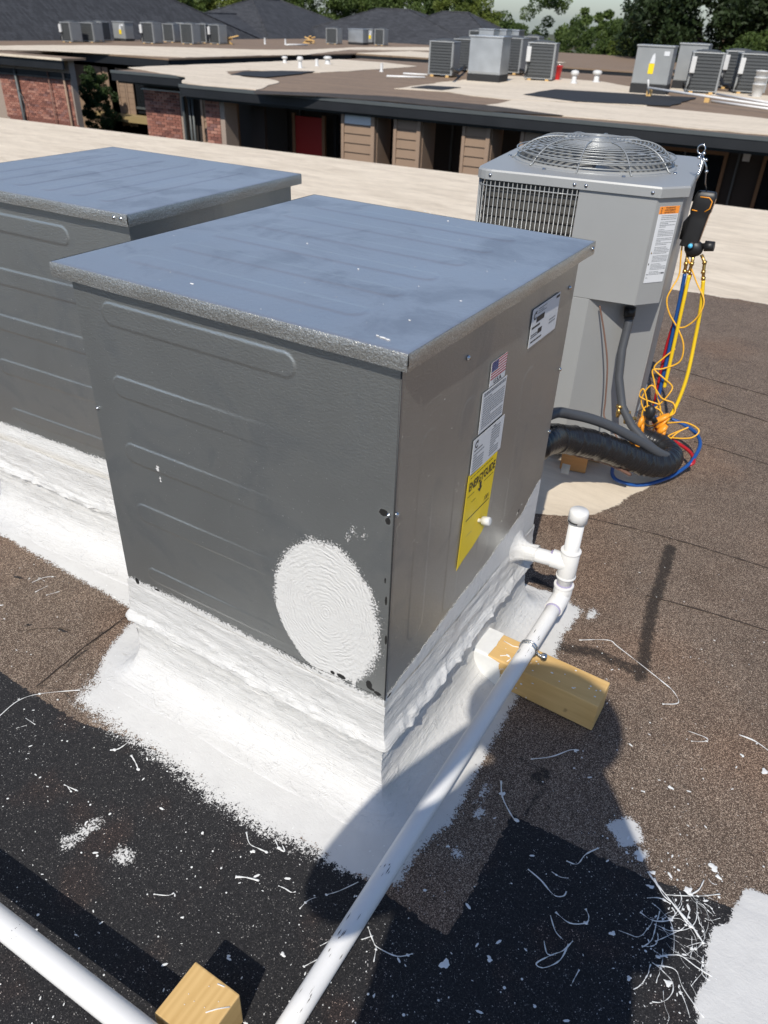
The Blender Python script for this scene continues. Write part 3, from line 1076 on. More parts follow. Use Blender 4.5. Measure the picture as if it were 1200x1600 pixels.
# curb coating
curb = curb_coat(-BW, 0, 0, BD, 71, .007, 1.15)
put('curb_coating', grid_mesh('curb_coating', curb, M_COAT, flip=True), cab)


# labels ------------------------------------------------------------
def text_mesh(txt, size, bold=False, sx=1.0):
    cu = D.curves.new('text', 'FONT')
    cu.body = txt
    cu.size = size
    cu.align_x = 'CENTER'
    cu.align_y = 'CENTER'
    if bold: cu.offset = size * .02
    o = D.objects.new('text', cu)
    COL.objects.link(o)
    dg = bpy.context.evaluated_depsgraph_get()
    me = D.meshes.new_from_object(o.evaluated_get(dg))
    D.objects.remove(o)
    vs = [(v.co.x * sx, v.co.y) for v in me.vertices]
    fs = [tuple(p.vertices) for p in me.polygons]
    D.meshes.remove(me)
    return vs, fs


class Lab:
    """flat label; local x to the right, y up, origin at its centre; T maps (x, y, off) to the parent's space"""
    def __init__(s, parent, T, w_, h_, m=None, label=None, round_=0.0, poly=None):
        s.T = T
        b_ = MB()
        if poly is None:
            poly = [(-w_ / 2, -h_ / 2), (w_ / 2, -h_ / 2), (w_ / 2, h_ / 2), (-w_ / 2, h_ / 2)]
        n = len(poly)
        b_.add([T(x, y, .0006) for x, y in poly] + [T(x, y, .0) for x, y in poly], [tuple(range(n))] + [(i, n + i, n + (i + 1) % n, (i + 1) % n) for i in range(n)])
        s.o = b_.build('label', m or M_PAPER, parent, label=label)
        s.ink = {}

    def rect(s, x0, x1, y0, y1, m=None, off=.001):
        m = m or M_INK
        b_ = s.ink.setdefault(m.name, (MB(), m))[0]
        b_.add([s.T(x0, y0, off), s.T(x1, y0, off), s.T(x1, y1, off), s.T(x0, y1, off)], [(0, 1, 2, 3)])

    def poly(s, pts, m=None, off=.0012):
        m = m or M_INK
        b_ = s.ink.setdefault(m.name, (MB(), m))[0]
        b_.add([s.T(x, y, off) for x, y in pts], [tuple(range(len(pts)))])

    def text(s, txt, x, y, size, m=None, sx=1.0, bold=True, off=.0013):
        m = m or M_INK
        vs, fs = text_mesh(txt, size, bold, sx)
        s.ink.setdefault(m.name, (MB(), m))[0].add([s.T(x + a, y + c, off) for a, c in vs], fs)

    def lines(s, x0, x1, y0, y1, n, m=None, fill=.85, th=.45):
        """unreadable small print: rows of word-sized dashes"""
        dy = (y1 - y0) / n
        for i in range(n):
            y = y1 - (i + .5) * dy
            x = x0
            xe = x0 + (x1 - x0) * (1 if random.random() < .7 else U(.3, .9))
            while x < xe:
                wl = U(.03, .12) * (x1 - x0)
                s.rect(x, min(x + wl, xe), y - dy * th / 2, y + dy * th / 2, m or M_GINK)
                x += wl + .014 * (x1 - x0)

    def done(s, name='print'):
        for b_, m in s.ink.values():
            b_.build(name, m, s.o, kind='stuff')


def TX(y0, z0, tilt=0.0):
    ct, st = math.cos(tilt), math.sin(tilt)
    return lambda a, c, o: (.0028 + o, y0 + a * ct - c * st, z0 + a * st + c * ct)


def cring(L, x, y, r, th, a0=.5, a1=5.8, m=None):
    n = 16
    for i in range(n):
        p = a0 + (a1 - a0) * i / n
        q = a0 + (a1 - a0) * (i + 1) / n
        L.poly([(x + r * math.cos(p), y + r * math.sin(p)), (x + r * math.cos(q), y + r * math.sin(q)), (x + (r - th) * math.cos(q), y + (r - th) * math.sin(q)), (x + (r - th) * math.cos(p), y + (r - th) * math.sin(p))][::-1], m)


# rating plate, top right
L = Lab(cab, TX(.648, .984), .168, .088, label='white rating label with bar codes, at the top right of the side')
cring(L, -.066, .026, .0085, .003)
L.rect(-.0660, -.0575, .0335, .036)
L.lines(-.05, .0, .026, .040, 3)
L.rect(-.056, -.008, .008, .021, M_INK)
L.lines(-.078, -.03, -.004, .004, 1, M_INK, th=.6)
L.lines(-.078, -.04, -.024, -.014, 2, M_INK)
L.rect(-.038, -.014, -.022, -.010, M_INK)
L.lines(-.075, .045, -.036, -.030, 1, M_INK, th=.6)
L.rect(.058, .080, .034, .040)
L.lines(.03, .07, -.02, -.005, 2)
L.done()
# flag sticker
L = Lab(cab, TX(.405, .9445), .078, .054, label='small flag sticker above the white labels')
for i in range(13):
    y = .027 - .0385 * i / 13
    L.rect(-.038, .038, y - .0385 / 13, y - .0006 + .0006, M_LRED if i % 2 == 0 else M_PAPER, .001)
L.rect(-.038, -.006, .0065, .027, M_LBLU, .0014)
for r_ in range(5):
    for c_ in range(6):
        x, y = -.0355 + c_ * .0053, .0245 - r_ * .0038
        L.rect(x - .0007, x + .0007, y - .0007, y + .0007, M_PAPER, .0018)
L.text('U.S.A.', 0, -.0195, .0135, sx=1.25)
L.done()
# instruction label
L = Lab(cab, TX(.398, .868), .121, .093, label='white label of dense small print below the flag')
L.lines(-.054, .054, .036, .044, 2, M_INK)
L.lines(-.052, .054, -.040, .033, 13)
L.done()
L = Lab(cab, TX(.397, .772), .158, .086, label='white label with a wiring table above the yellow one')
cring(L, -.062, .028, .008, .003)
L.rect(-.062, -.054, .035, .037)
L.lines(-.072, -.03, .012, .017, 1, M_INK)
L.lines(-.072, -.02, -.038, .008, 7)
L.lines(.012, .06, -.036, .034, 11)
L.lines(.02, .06, .034, .039, 1, M_INK)
L.done()
# yellow energy label
L = Lab(cab, TX(.382, .606), .158, .248, M_LYEL, 'yellow energy label, its lower edge cut on a slant', poly=[(-.080, -.122), (-.05, -.110), (.0, -.1), (.045, -.084), (.066, -.070), (.080, .120), (-.070, .126)])
L.text('ENERGYGUIDE', .005, .092, .030, sx=.68)
L.poly([(-.006, .080), (.006, .080), (.004, .066), (.011, .066), (-.001, .054), (-.013, .066), (-.004, .066)])
L.lines(-.06, .07, .113, .117, 1, M_INK, th=.4)
L.lines(.02, .07, .070, .074, 1, M_INK, th=.4)
L.lines(-.065, -.03, .067, .071, 1, M_INK, th=.4)
L.lines(-.04, .03, .044, .048, 1, M_INK, th=.35)
L.text('1001', .045, .017, .017, bold=False, sx=.9)
L.rect(-.06, .062, .003, .0055, M_INK)
L.lines(-.05, -.02, -.045, -.041, 1, M_GINK, th=.3)
L.done()
# white plastic fitting through the yellow label
mb = MB()
mb.lathe([(.005, 0), (.005, .012), (.0115, .012), (.0105, .030), (.007, .031), (0, .031)], 10, smooth=True, ax='x')
o = mb.build('drain_plug', M_WPL, cab)
o.location = (.003, .398, .572)
o.rotation_euler = (0, -.25, .0)

mb = MB()
for (px, py, rr) in ((598, 527, .004), (606, 530, .003), (590, 524, .002), (664, 330, .003), (672, 333, .002), (300, 443, .003), (700, 345, .002), (560, 420, .0015), (480, 380, .0015), (640, 500, .0015), (720, 470, .0015)):
    mb.ellip(gp(px, py, 1.1205), rr * 1.8, rr * .8, .0006, 8, 4)
for k in range(40):
    mb.ellip((U(-.76, 0), U(0, .84), 1.1205), U(.0004, .0012), .0005, .0004, 6, 3)
mb.build('paint_fleck', M_PAINT, cab, kind='stuff')
# ---- the left cabinet
L2 = thing('equipment_cabinet', 'galvanised cabinet at the left behind the front one, cut by the photo edge', 'cabinet', (-1.016, .376, 0), math.radians(2.2), group='galvanised cabinets on white coated curbs')
W2, D2, H2 = .772, .700, 1.09
fb2 = [(W2 - .69, W2 - .09, 1.0, 1.05), (W2 - .68, W2 - .09, .84, .89), (W2 - .68, W2 - .09, .69, .74), (W2 - .68, W2 - .09, .535, .585), (W2 - .68, W2 - .09, .37, .41)]
fb2 = [(.10, W2 - .23 if i == 0 else W2 + .2, a, b_) for i, (_, _, a, b_) in enumerate(fb2)]
panel('front_panel', L2, W2, H2, .175, fb2, lambda A, o, Z: np.stack([A - W2, -o, Z], -1), mask_plain, seed=13, step=.003)
panel('side_panel', L2, D2, H2, .175, [(.08, .60, .93, .98)], lambda A, o, Z: np.stack([o + 0 * A, A, Z], -1), mask_plain, .008, seed=15)
panel('rear_panel', L2, W2, H2, .175, [], lambda A, o, Z: np.stack([-A, D2 + o, Z], -1), mask_plain, .02)
panel('left_panel', L2, D2, H2, .175, [], lambda A, o, Z: np.stack([-W2 - o, D2 - A, Z], -1), mask_plain, .02)
lid(L2, -W2 - OV, OV, -OV, D2 + OV, 1.12, .030, [(x, x + .045, .05, .62) for x in (-.70, -.60, -.49, -.38, -.27, -.16)])
mb = MB()
mb.box(-W2 - OV + .002, OV - .002, -OV + .002, D2 + OV - .002, 1.094, 1.098)
mb.build('lid_lining', M_GALV, L2)
screw(L2, (.003, -.0245, 1.107), (0, -1, 0), .004)
screw(L2, (-.02, -.0245, 1.107), (0, -1, 0), .004)
c2 = curb_coat(-W2, 0, -.045, D2, 91, .008, 1.2)
c2 = c2[:]
put('curb_coating', grid_mesh('curb_coating', c2, M_COAT, flip=True), L2)
mb = MB()
n = 150
a = np.linspace(-W2 - .002, .004, n)
zz = np.linspace(.325, .19, 26)
Aa, Zz = np.meshgrid(a, zz)
of = np.interp(Zz, [.19, .21, .25, .325], [.052, .04, .018, .002]) + .004 * (fbm(Aa * 5, Zz * 60, 33) - .5)
put('curb_flashing', grid_mesh('curb_flashing', np.stack([Aa, -of, Zz + .006 * (fbm(Aa * 8, Aa * 0, 3) - .5)], -1), M_COAT, flip=True), L2)

# ================================================================== PVC drain line
def pvc(name, label):
    return thing(name, label, 'pipe')


T0 = Vector((.148, .745, .290))
dr = pvc('drain_pipe', 'white plastic drain pipe with a capped riser beside the front cabinet')
PR = .021
mb = MB()
mb.tube([(-.01, .712, .300), (.06, .723, .297), T0], PR, 20)
mb.build('cross_pipe', M_PVC, dr)
mb = MB()
mb.tube([(T0.x, T0.y, .165), (T0.x, T0.y, .452)], PR, 20)
mb.build('riser', M_PVC, dr)
mb = MB()
mb.tube([T0 - Vector((0, 0, .042)), T0 + Vector((0, 0, .044))], PR + .0055, 20)
mb.tube([T0 - Vector((.048, .008, -.004)), T0], PR + .005, 20)
mb.tube([T0 + Vector((0, 0, .040)), T0 + Vector((0, 0, .046))], PR + .0075, 20)
mb.tube([T0 - Vector((0, 0, .046)), T0 - Vector((0, 0, .040))], PR + .0072, 20)
mb.build('tee_fitting', M_PVC, dr, bevel=.001)
mb = MB()
mb.lathe([(PR + .001, .430), (PR + .0052, .431), (PR + .0052, .460), (PR + .0040, .4645), (PR + .0015, .4670), (0, .4685)], 24, (T0.x, T0.y, 0))
mb.build('pipe_cap', M_PVC, dr)
mb = MB()
for k in range(7):
    q = -2.3 + k * .16
    mb.box(-.002, .002, -.0004, .0006, -.002, .002, tf=lambda x, y, z, q=q: (T0.x + math.cos(q) * (PR + .0066 + y) - math.sin(q) * x, T0.y + math.sin(q) * (PR + .0066 + y) + math.cos(q) * x, .437 + z))
mb.build('cap_print', M_INK, dr)
E0 = Vector((T0.x, T0.y - .006, .170))
E1 = Vector((.127, -.56, .038))
dv = (E1 - E0).normalized()
mb = MB()
mb.tube([(T0.x, T0.y, .215), (T0.x, T0.y, .185), (T0.x, T0.y - .004, .174), E0 + dv * .014, E0 + dv * .055], PR + .0055, 20)
mb.tube([(T0.x, T0.y, .209), (T0.x, T0.y, .217)], PR + .0075, 20)
mb.build('elbow', M_PVC, dr, bevel=.001)
for q0_, q1_ in ((E0 + dv * .054, E0 + dv * .060), (T0 - Vector((.053, .0085, -.0045)), T0 - Vector((.047, .008, -.004))), (Vector((T0.x, T0.y, .216)), Vector((T0.x, T0.y, .221)))):
    mb = MB()
    mb.tube([q0_, q1_], PR + .0012, 20)
    mb.build('primer_band', M_PURP, dr)
mb = MB()
mb.tube([E0 + (E1 - E0) * t for t in np.linspace(0, 1, 14)], PR, 24)
mb.build('sloping_pipe', M_PVC, dr)
n_ = 40
sA, qA = np.meshgrid(np.linspace(0, 1, 26), np.linspace(0, 2 * math.pi, n_))
rr_ = .023 + .040 * np.exp(-sA * 5.5) + .006 * (fbm(sA * 6, np.cos(qA) * 2 + 5, 77) - .3) + .012 * (fbm(np.cos(qA) * 2 + 4, np.sin(qA) * 2 + 4, 78) - .4) * (1 - sA)
ax0, ax1 = Vector((-.004, .712, .300)), Vector((.062, .722, .297))
put('coating_collar', grid_mesh('coating_collar', np.stack([ax0.x + (ax1.x - ax0.x) * sA, ax0.y + (ax1.y - ax0.y) * sA + rr_ * np.cos(qA), ax0.z + rr_ * np.sin(qA)], -1), M_COAT), dr)
# dirt scuffs on the pipe
mb = MB()
for k in range(30):
    cluster = random.choice((.80, .83, .87, .92, .95, .20, .72, .14))
    t = cluster + U(-.012, .012)
    p = E0 + (E1 - E0) * t
    side = Vector((0, 0, 1)).cross(dv).normalized()
    up_ = dv.cross(side)
    if up_.z < 0: up_ = -up_
    q = U(-.7, 1.0)
    nn = (up_ * math.cos(q) + side * math.sin(q))
    c = p + nn * (PR + .0003)
    tt = dv
    s2 = nn.cross(tt)
    a1, a2 = U(.002, .011), U(.0003, .0012)
    mb.add([c + tt * a1, c + s2 * a2, c - tt * a1, c - s2 * a2], [(0, 1, 2, 3)])
mb.build('scuff_mark', flat('dirt_scuff', (.05, .045, .04), .8), dr, kind='stuff')
# pipe strap on the wood block
tB = (E0.y - .515) / (E0.y - E1.y)
PB = E0 + (E1 - E0) * tB
mb = MB()
side = Vector((1, 0, 0))
upv = dv.cross(side).normalized()
if upv.z < 0: upv = -upv
for off in (-.005, .004):
    ringp = [PB + dv * off + (side * math.cos(q) + upv * math.sin(q)) * (PR + .0022) for q in np.linspace(-.9, 4.0, 22)]
    mb.tube(ringp, .0028, 8)
mb.tube([PB + side * (PR + .002) - upv * .004, PB + side * (PR + .018) - upv * .010, PB + side * (PR + .028) - upv * .016], [.003, .004, .005], 8)
mb.lathe([(.0, .008), (.008, .007), (.009, .003), (.009, -.004), (0, -.004)], 10, tuple(PB + side * (PR + .024) - upv * .008))
o = mb.build('pipe_strap', M_CHROME)
prop(o, 'zinc split-ring strap holding the drain pipe on the wood block', 'pipe strap')


def wood_block(name, corners, h, z0, m, label, grp=None):
    cx = sum(c[0] for c in corners) / 4
    cy = sum(c[1] for c in corners) / 4
    b_ = MB()
    b_.prism([(x - cx, y - cy) for x, y in corners], 0, h)
    o_ = b_.build(name, m, bevel=.003, label=label, cat='lumber', group=grp)
    o_.location = (cx, cy, z0)
    return o_


def wcorn(p, h):
    q = gp(*p, h)
    return (q.x, q.y)


bk = [wcorn((785, 997), .09), wcorn((951, 1065), .09)]
wb = wood_block('wood_block', [(.362, .470), (.362, .572), (-.0, .588), (-.0, .486)], .091, .003, M_WOOD, 'pale lumber block under the drain pipe, its left end smeared with white paint', 'lumber blocks on the roof')
# paint over the block's end
mb = MB()
n1_ = 16
Aa, Cc = np.meshgrid(np.linspace(.0, .085, 40), np.linspace(0, 1, 44))
xs = .0 + Aa * (1 + .35 * (fbm(Cc * 5, Cc * 0, 81) - .5)) * np.where(Cc > .45, .55, 1.0)
arc = Cc * (.091 + .102)
yy = np.where(arc < .091, 0, arc - .091)
zq = np.where(arc < .091, arc, .091)
base = np.stack([xs, .486 - xs * .044 + yy - .0025 * (arc < .093), .003 + zq + .0025 * (arc > .089)], -1)
base[..., 2] += .0015 * (fbm(xs * 60, arc * 60, 5) - .5)
put('paint_smear', grid_mesh('paint_smear', base, M_PAINT, flip=False), None)
D.objects['paint_smear'].parent = wb
D.objects['paint_smear'].location = -wb.location
mb = MB()
for k in range(26):
    x, y = U(.07, .35), U(.49, .57)
    r_ = U(.0008, .0028)
    mb.ellip((x, y, .0945), r_ * U(1, 2), r_, .0012, 7, 3)
for k in range(16):
    x, z_ = U(.05, .20), U(.01, .08)
    mb.ellip((x, .483 - x * .044, z_), U(.001, .004), .0012, U(.001, .004), 7, 3)
mb.tube([(.075, .50, .095), (.095, .515, .095), (.105, .505, .095), (.10, .49, .095)], .0015, 5)
mb.tube([(.06, .56, .095), (.09, .555, .095), (.12, .565, .095)], .0013, 5)
o = mb.build('paint_spatter', M_PAINT, wb, kind='stuff')
o.location = -wb.location

# bottom-left pipe and block
pl = thing('drain_pipe', 'white plastic pipe crossing the lower left corner of the photo', 'pipe')
mb = MB()
mb.tube([(-3.2, -.745, .10), (-1.4, -.705, .10), (-.42, -.684, .10), (-.07, -.676, .105), (.35, -.668, .105)], .0235, 24)
mb.build('pipe_length', M_PVC, pl)
mb = MB()
for k in range(16):
    x = U(-.42, -.05)
    q = U(.7, 2.2)
    c = Vector((x, -.684 + (x + .42) * .023 + math.cos(q) * .0238, .10 + math.sin(q) * .0238))
    mb.ellip(c, U(.0008, .002), .0007, .0007, 6, 3)
mb.build('speck', flat('dirt_scuff', (.05, .045, .04), .8), pl, kind='stuff')
wb2 = wood_block('wood_block', [(-.062, -.643), (.043, -.643), (.043, -.541), (-.062, -.541)], .100, .003, M_WOODY, 'square lumber offcut at the bottom edge behind the corner pipe', 'lumber blocks on the roof')
mb = MB()
mb.tube([(.012, -.595, .1035), (.025, -.580, .1035), (.041, -.566, .1035)], .0011, 5)
mb.tube([(-.002, -.549, .1035), (.012, -.546, .1035)], .0012, 5)
for k in range(9): mb.ellip((U(-.05, .04), U(-.63, -.55), .1035), .001, .001, .0007, 6, 3)
o = mb.build('paint_spatter', M_PAINT, wb2, kind='stuff')
o.location = -wb2.location

# ================================================================== the big condenser
cn = thing('heat_pump_condenser', 'tall grey outdoor condenser with domed fan guard behind the front cabinet', 'condenser', (CO.x, CO.y, 0), CA)


def CL(p):      # world -> condenser local
    d = Vector((p.x - CO.x, p.y - CO.y))
    return Vector((d.dot(C1), d.dot(C2), p.z))


def arcp(cx, cy, r, a0, a1, n=5):
    return [(cx + r * math.cos(a0 + (a1 - a0) * i / n), cy + r * math.sin(a0 + (a1 - a0) * i / n)) for i in range(n + 1)]


PI = math.pi
FP = arcp(.06, .06, .06, PI, 1.5 * PI) + [(.64, 0), (.725, .085), (.735, .76)] + arcp(.675, .76, .06, 0, PI / 2) + arcp(.06, .76, .06, PI / 2, PI)
ZT, ZS, ZB = 1.100, .693, .10


def offset(poly, d):
    cx, cy = .36, .41
    return [(x + d * (1 if x > cx else -1) * min(1, abs(x - cx) / .33), y + d * (1 if y > cy else -1) * min(1, abs(y - cy) / .33)) for x, y in poly]


rim = offset(FP, .010)
mb = MB()
n = len(rim)
r0 = rim
r1 = offset(FP, .006)
vs = [(x, y, 1.066) for x, y in r0] + [(x, y, 1.094) for x, y in r0] + [(x, y, ZT) for x, y in r1] + [(x, y, 1.066) for x, y in offset(FP, .002)]
fs = []
for i in range(n):
    j = (i + 1) % n
    fs += [(i, j, n + j, n + i), (n + i, n + j, 2 * n + j, 2 * n + i), (3 * n + j, 3 * n + i, i, j)[::-1]]
mb.add(vs, fs)
mb.build('top_rim', M_COND, cn)
# top plate with the fan opening
FC = (.350, .395)
FR = .292
mb = MB()
m_ = 72


def hit(poly, c, q):
    best = None
    dx, dy = math.cos(q), math.sin(q)
    for i in range(len(poly)):
        ax, ay = poly[i]
        bx, by = poly[(i + 1) % len(poly)]
        ex, ey = bx - ax, by - ay
        den = dx * ey - dy * ex
        if abs(den) < 1e-12: continue
        t = ((ax - c[0]) * ey - (ay - c[1]) * ex) / den
        s_ = ((ax - c[0]) * dy - (ay - c[1]) * dx) / den
        if t > 0 and -1e-6 <= s_ <= 1 + 1e-6 and (best is None or t < best): best = t
    return best


outer = []
inner = []
dip = []
angs = sorted([2 * PI * k / m_ for k in range(m_)] + [math.atan2(y - FC[1], x - FC[0]) % (2 * PI) for x, y in r1])
for q in angs:
    t = hit(r1, FC, q)
    outer.append((FC[0] + t * math.cos(q), FC[1] + t * math.sin(q), ZT))
    inner.append((FC[0] + FR * math.cos(q), FC[1] + FR * math.sin(q), ZT + .012))
    dip.append((FC[0] + (FR + .02) * math.cos(q), FC[1] + (FR + .02) * math.sin(q), ZT + .002))
k_ = len(angs)
low = [(x, y, ZT - .12) for x, y, z in inner]
mb.add(outer + dip + inner + low, [(i, (i + 1) % k_, k_ + (i + 1) % k_, k_ + i) for i in range(k_)] + [(k_ + i, k_ + (i + 1) % k_, 2 * k_ + (i + 1) % k_, 2 * k_ + i) for i in range(k_)] + [(2 * k_ + i, 2 * k_ + (i + 1) % k_, 3 * k_ + (i + 1) % k_, 3 * k_ + i) for i in range(k_)])
mb.build('top_panel', M_COND, cn)
# cavity below the fan
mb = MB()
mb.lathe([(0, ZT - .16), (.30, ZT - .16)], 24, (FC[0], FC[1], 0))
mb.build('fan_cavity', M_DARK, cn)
# fan: hub and three blades
fan = MB()
fan.lathe([(0, .0), (.05, .0), (.05, -.06), (0, -.06)], 20, (FC[0], FC[1], ZT - .03))
fh = fan.build('fan_hub', M_COND, cn)
for k in range(3):
    a0 = k * 2 * PI / 3 + 5.1
    b_ = MB()
    rows = []
    for i in range(9):
        r_ = .05 + .225 * i / 8
        row = []
        for j in range(7):
            q = a0 + (j / 6 - .5) * (1.25 - .3 * i / 8) + .35 * i / 8
            row.append((FC[0] + r_ * math.cos(q), FC[1] + r_ * math.sin(q), ZT - .055 + (j / 6 - .5) * .06))
        rows.append(row)
    put('fan_blade', grid_mesh('fan_blade', np.array(rows), flat('bare_fan_metal', (.50, .50, .48), .4, .5)), cn)
# fan guard
def gz(r_):
    t = max(0, min(1, (r_ - .11) / (.307 - .11)))
    return ZT + .078 * (1 - t ** 3.4) + .004


mb = MB()
radii = [.125 + (.307 - .125) * (i / 13) ** .86 for i in range(14)]
for r_ in radii:
    z_ = gz(r_)
    mb.tube([(FC[0] + r_ * math.cos(q), FC[1] + r_ * math.sin(q), z_) for q in np.linspace(0, 2 * PI, 73)[:-1]], .0026, 6, closed=True)
mb.tube([(FC[0] + .300 * math.cos(q), FC[1] + .300 * math.sin(q), ZT + .040) for q in np.linspace(0, 2 * PI, 73)[:-1]], .0026, 6, closed=True)
mb.build('guard_rings', M_WIRE, cn)
for k in range(10):
    q = k * PI / 5 + .28
    b_ = MB()
    b_.tube([(FC[0] + r_ * math.cos(q), FC[1] + r_ * math.sin(q), gz(r_) + .004) for r_ in np.linspace(.06, .307, 16)] + [(FC[0] + .318 * math.cos(q), FC[1] + .318 * math.sin(q), ZT + .004)], .0030, 6)
    b_.build('guard_spoke', M_WIRE, cn)
mb = MB()
mb.lathe([(.128, gz(.128) - .001), (.120, gz(.11) + .003), (.07, gz(.10) + .005), (.0, gz(.10) + .006)], 40, (FC[0], FC[1], 0))
mb.build('motor_plate', M_COND, cn)
mb = MB()
for r_ in (.04, .055, .07, .085, .10, .113):
    mb.tube([(FC[0] + r_ * math.cos(q), FC[1] + r_ * math.sin(q), gz(.10) + .0070 - max(0, r_ - .07) * .04) for q in np.linspace(0, 2 * PI, 49)[:-1]], .0018, 5, closed=True)
mb.build('motor_plate_rings', M_WIRE, cn)
for q in (.5, 1.9, 3.3, 4.3, 5.2, 6.0):
    screw(cn, (FC[0] + .325 * math.cos(q), FC[1] + .325 * math.sin(q), ZT + .003), (0, 0, 1), .006)
for (x, z_) in ((.355, 1.080), (.395, 1.080), (.05, 1.082), (.62, 1.081)):
    screw(cn, (x, -.0105, z_), (0, -1, 0), .005)
# walls
def wall(name, a, b_, z0, z1, m=M_COND, th=.003):
    bb = MB()
    a = Vector(a)
    c = Vector(b_)
    d = (c - a).normalized()
    nrm_ = Vector((d.y, -d.x))
    inn = -nrm_ * th
    pts = [a, c, c + inn, a + inn]
    bb.prism([(p.x, p.y) for p in pts], z0, z1)
    return bb.build(name, m, cn, bevel=.0012)


wall('front_access_panel', (.373, 0), (.640, 0), ZS, 1.068)
wall('corner_panel', (.641, .001), (.72, .08), ZS, 1.068)
wall('service_side_panel', (.72, .081), (.732, .76), ZS, 1.068)
wall('lower_front_strip', (.373, .0015), (.475, .0015), ZB, ZS - .0015)
wall('lower_recessed_panel', (.475, .0025), (.72, .25), ZB, ZS - .001)
wall('lower_side_panel', (.722, .251), (.732, .76), ZB, ZS - .001)
mb = MB()
mb.prism([(.476, .002), (.641, .0015), (.719, .081), (.719, .249)], ZS, ZS + .003)
mb.build('overhang_soffit', M_COND, cn)
mb = MB()
mb.prism([(x, y) for x, y in FP if True], ZB - .02, ZB)
mb.build('base_pan', M_COND, cn)
# back walls and coil
coil = offset(FP, -.022)
mb = MB()
cl = arcp(.06, .06, .045, 1.5 * PI, PI) + arcp(.06, .76, .045, PI, PI / 2) + [(.66, .805)]
cl = [(.373, .012)] + cl
vs = [(x, y, ZB) for x, y in cl] + [(x, y, 1.066) for x, y in cl]
mb.add(vs, [(i, i + 1, len(cl) + i + 1, len(cl) + i) for i in range(len(cl) - 1)])
mb.build('coil', M_COIL, cn)
mb = MB()
for i in range(30):
    z_ = ZB + .03 + i * .0325
    mb.tube([(x - (.003 if x < .3 else 0), y - .004 * (y < .1), z_) for x, y in cl[:8]], .0035, 4)
mb.build('coil_tubes', flat('dull_coil_tube', (.05, .045, .04), .6, .3), cn)
# wire guard in front of the coil
gl = [(.373, -.004), (.30, -.004), (.20, -.004), (.10, -.004)] + arcp(.06, .06, .064, 1.5 * PI, PI, 6) + [(-.004, .20), (-.004, .40), (-.004, .60), (-.004, .70)] + arcp(.06, .76, .064, PI, PI / 2, 6) + [(.3, .824), (.64, .824)]
mb = MB()
for z_ in (ZB + .02, .26, .42, .58, .74, .90, 1.045):
    mb.tube([(x, y, z_) for x, y in gl], .0022, 6)
acc = 0
pp = [Vector(p) for p in gl]
tot = sum((pp[i + 1] - pp[i]).length for i in range(len(pp) - 1))
cnt = int(tot / .0165)
for k in range(cnt):
    s_ = k * .0165 + .006
    i = 0
    rem = s_
    while i < len(pp) - 2 and rem > (pp[i + 1] - pp[i]).length:
        rem -= (pp[i + 1] - pp[i]).length
        i += 1
    e = (pp[i + 1] - pp[i])
    p = pp[i] + e * (rem / e.length)
    mb.tube([(p.x, p.y, ZB), (p.x, p.y, 1.066)], .0018, 5)
mb.build('coil_guard', M_WIRE, cn)
mb = MB()
mb.box(-.006, .006, -.006, .006, ZB, 1.066)
for (x, y) in ((.001, .05),):
    o = mb.build('corner_post', M_COND, cn)
    o.location = (x, y, 0)


# warning label on the corner panel
def TC(a, c, o):
    s2 = math.sqrt(.5)
    x0, y0 = .6815, .0415
    return (x0 + a * s2 + (o + .0015) * s2, y0 + a * s2 - (o + .0015) * s2, .905 + c)


L = Lab(cn, TC, .086, .262, label='tall white warning label with an orange head')
L.rect(-.043, .043, .106, .131, M_LORG, .001)
L.text('WARNING', .004, .1255, .008, sx=1.1, bold=True)
L.text('AVERTISSEMENT', .004, .1180, .0072, sx=.9, bold=True)
L.text('ADVERTENCIA', .004, .1105, .0072, sx=1.0, bold=True)
for y in (.1255, .118, .1105):
    L.poly([(-.036, y - .003), (-.030, y - .003), (-.033, y + .003)])
for y0, y1 in ((.085, .103), (.060, .082), (.030, .056), (.0, .026), (-.030, -.004), (-.058, -.034), (-.086, -.062), (-.104, -.090)):
    L.lines(-.028, .040, y0, y1, max(2, int((y1 - y0) / .0045)))
L.poly([(-.040, -.028), (-.033, -.028), (-.0365, -.020)], M_BRASS)
L.rect(-.040, -.036, -.067, -.061)
L.rect(-.040, -.030, -.102, -.100)
L.rect(.026, .040, -.100, -.097)
L.lines(-.038, -.026, -.116, -.108, 2)
L.done()

# conduit and cables on the recessed corner
cdp = thing('electrical_conduit', 'dark grey flexible conduit dropping from the overhang of the tall condenser', 'conduit')
mb = MB()
pth = [(985, 478, 1.945), (982, 505, 1.938), (972, 545, 1.915), (967, 590, 1.89), (972, 635, 1.87), (987, 665, 1.86), (1008, 690, 1.865), (1030, 708, 1.875)]
mb.tube([yp(*p) for p in pth], .0165, 14)
mb.build('conduit_length', M_GREYC, cdp)
mb = MB()
q0, q1 = yp(985, 480, 1.945), yp(983, 494, 1.941)
mb.tube([q0, q1], .0215, 14)
mb.tube([q1, q1 + (q1 - q0) * .3], .019, 14)
mb.build('conduit_fitting', M_BLACK, cdp)


def spline(q, k=8):
    out = []
    n_ = len(q)
    for i in range(n_ - 1):
        p0, p1, p2, p3 = q[max(0, i - 1)], q[i], q[i + 1], q[min(n_ - 1, i + 2)]
        for j in range(k):
            t = j / k
            out.append(.5 * ((2 * p1) + (-p0 + p2) * t + (2 * p0 - 5 * p1 + 4 * p2 - p3) * t * t + (-p0 + 3 * p1 - 3 * p2 + p3) * t ** 3))
    out.append(q[-1])
    return out


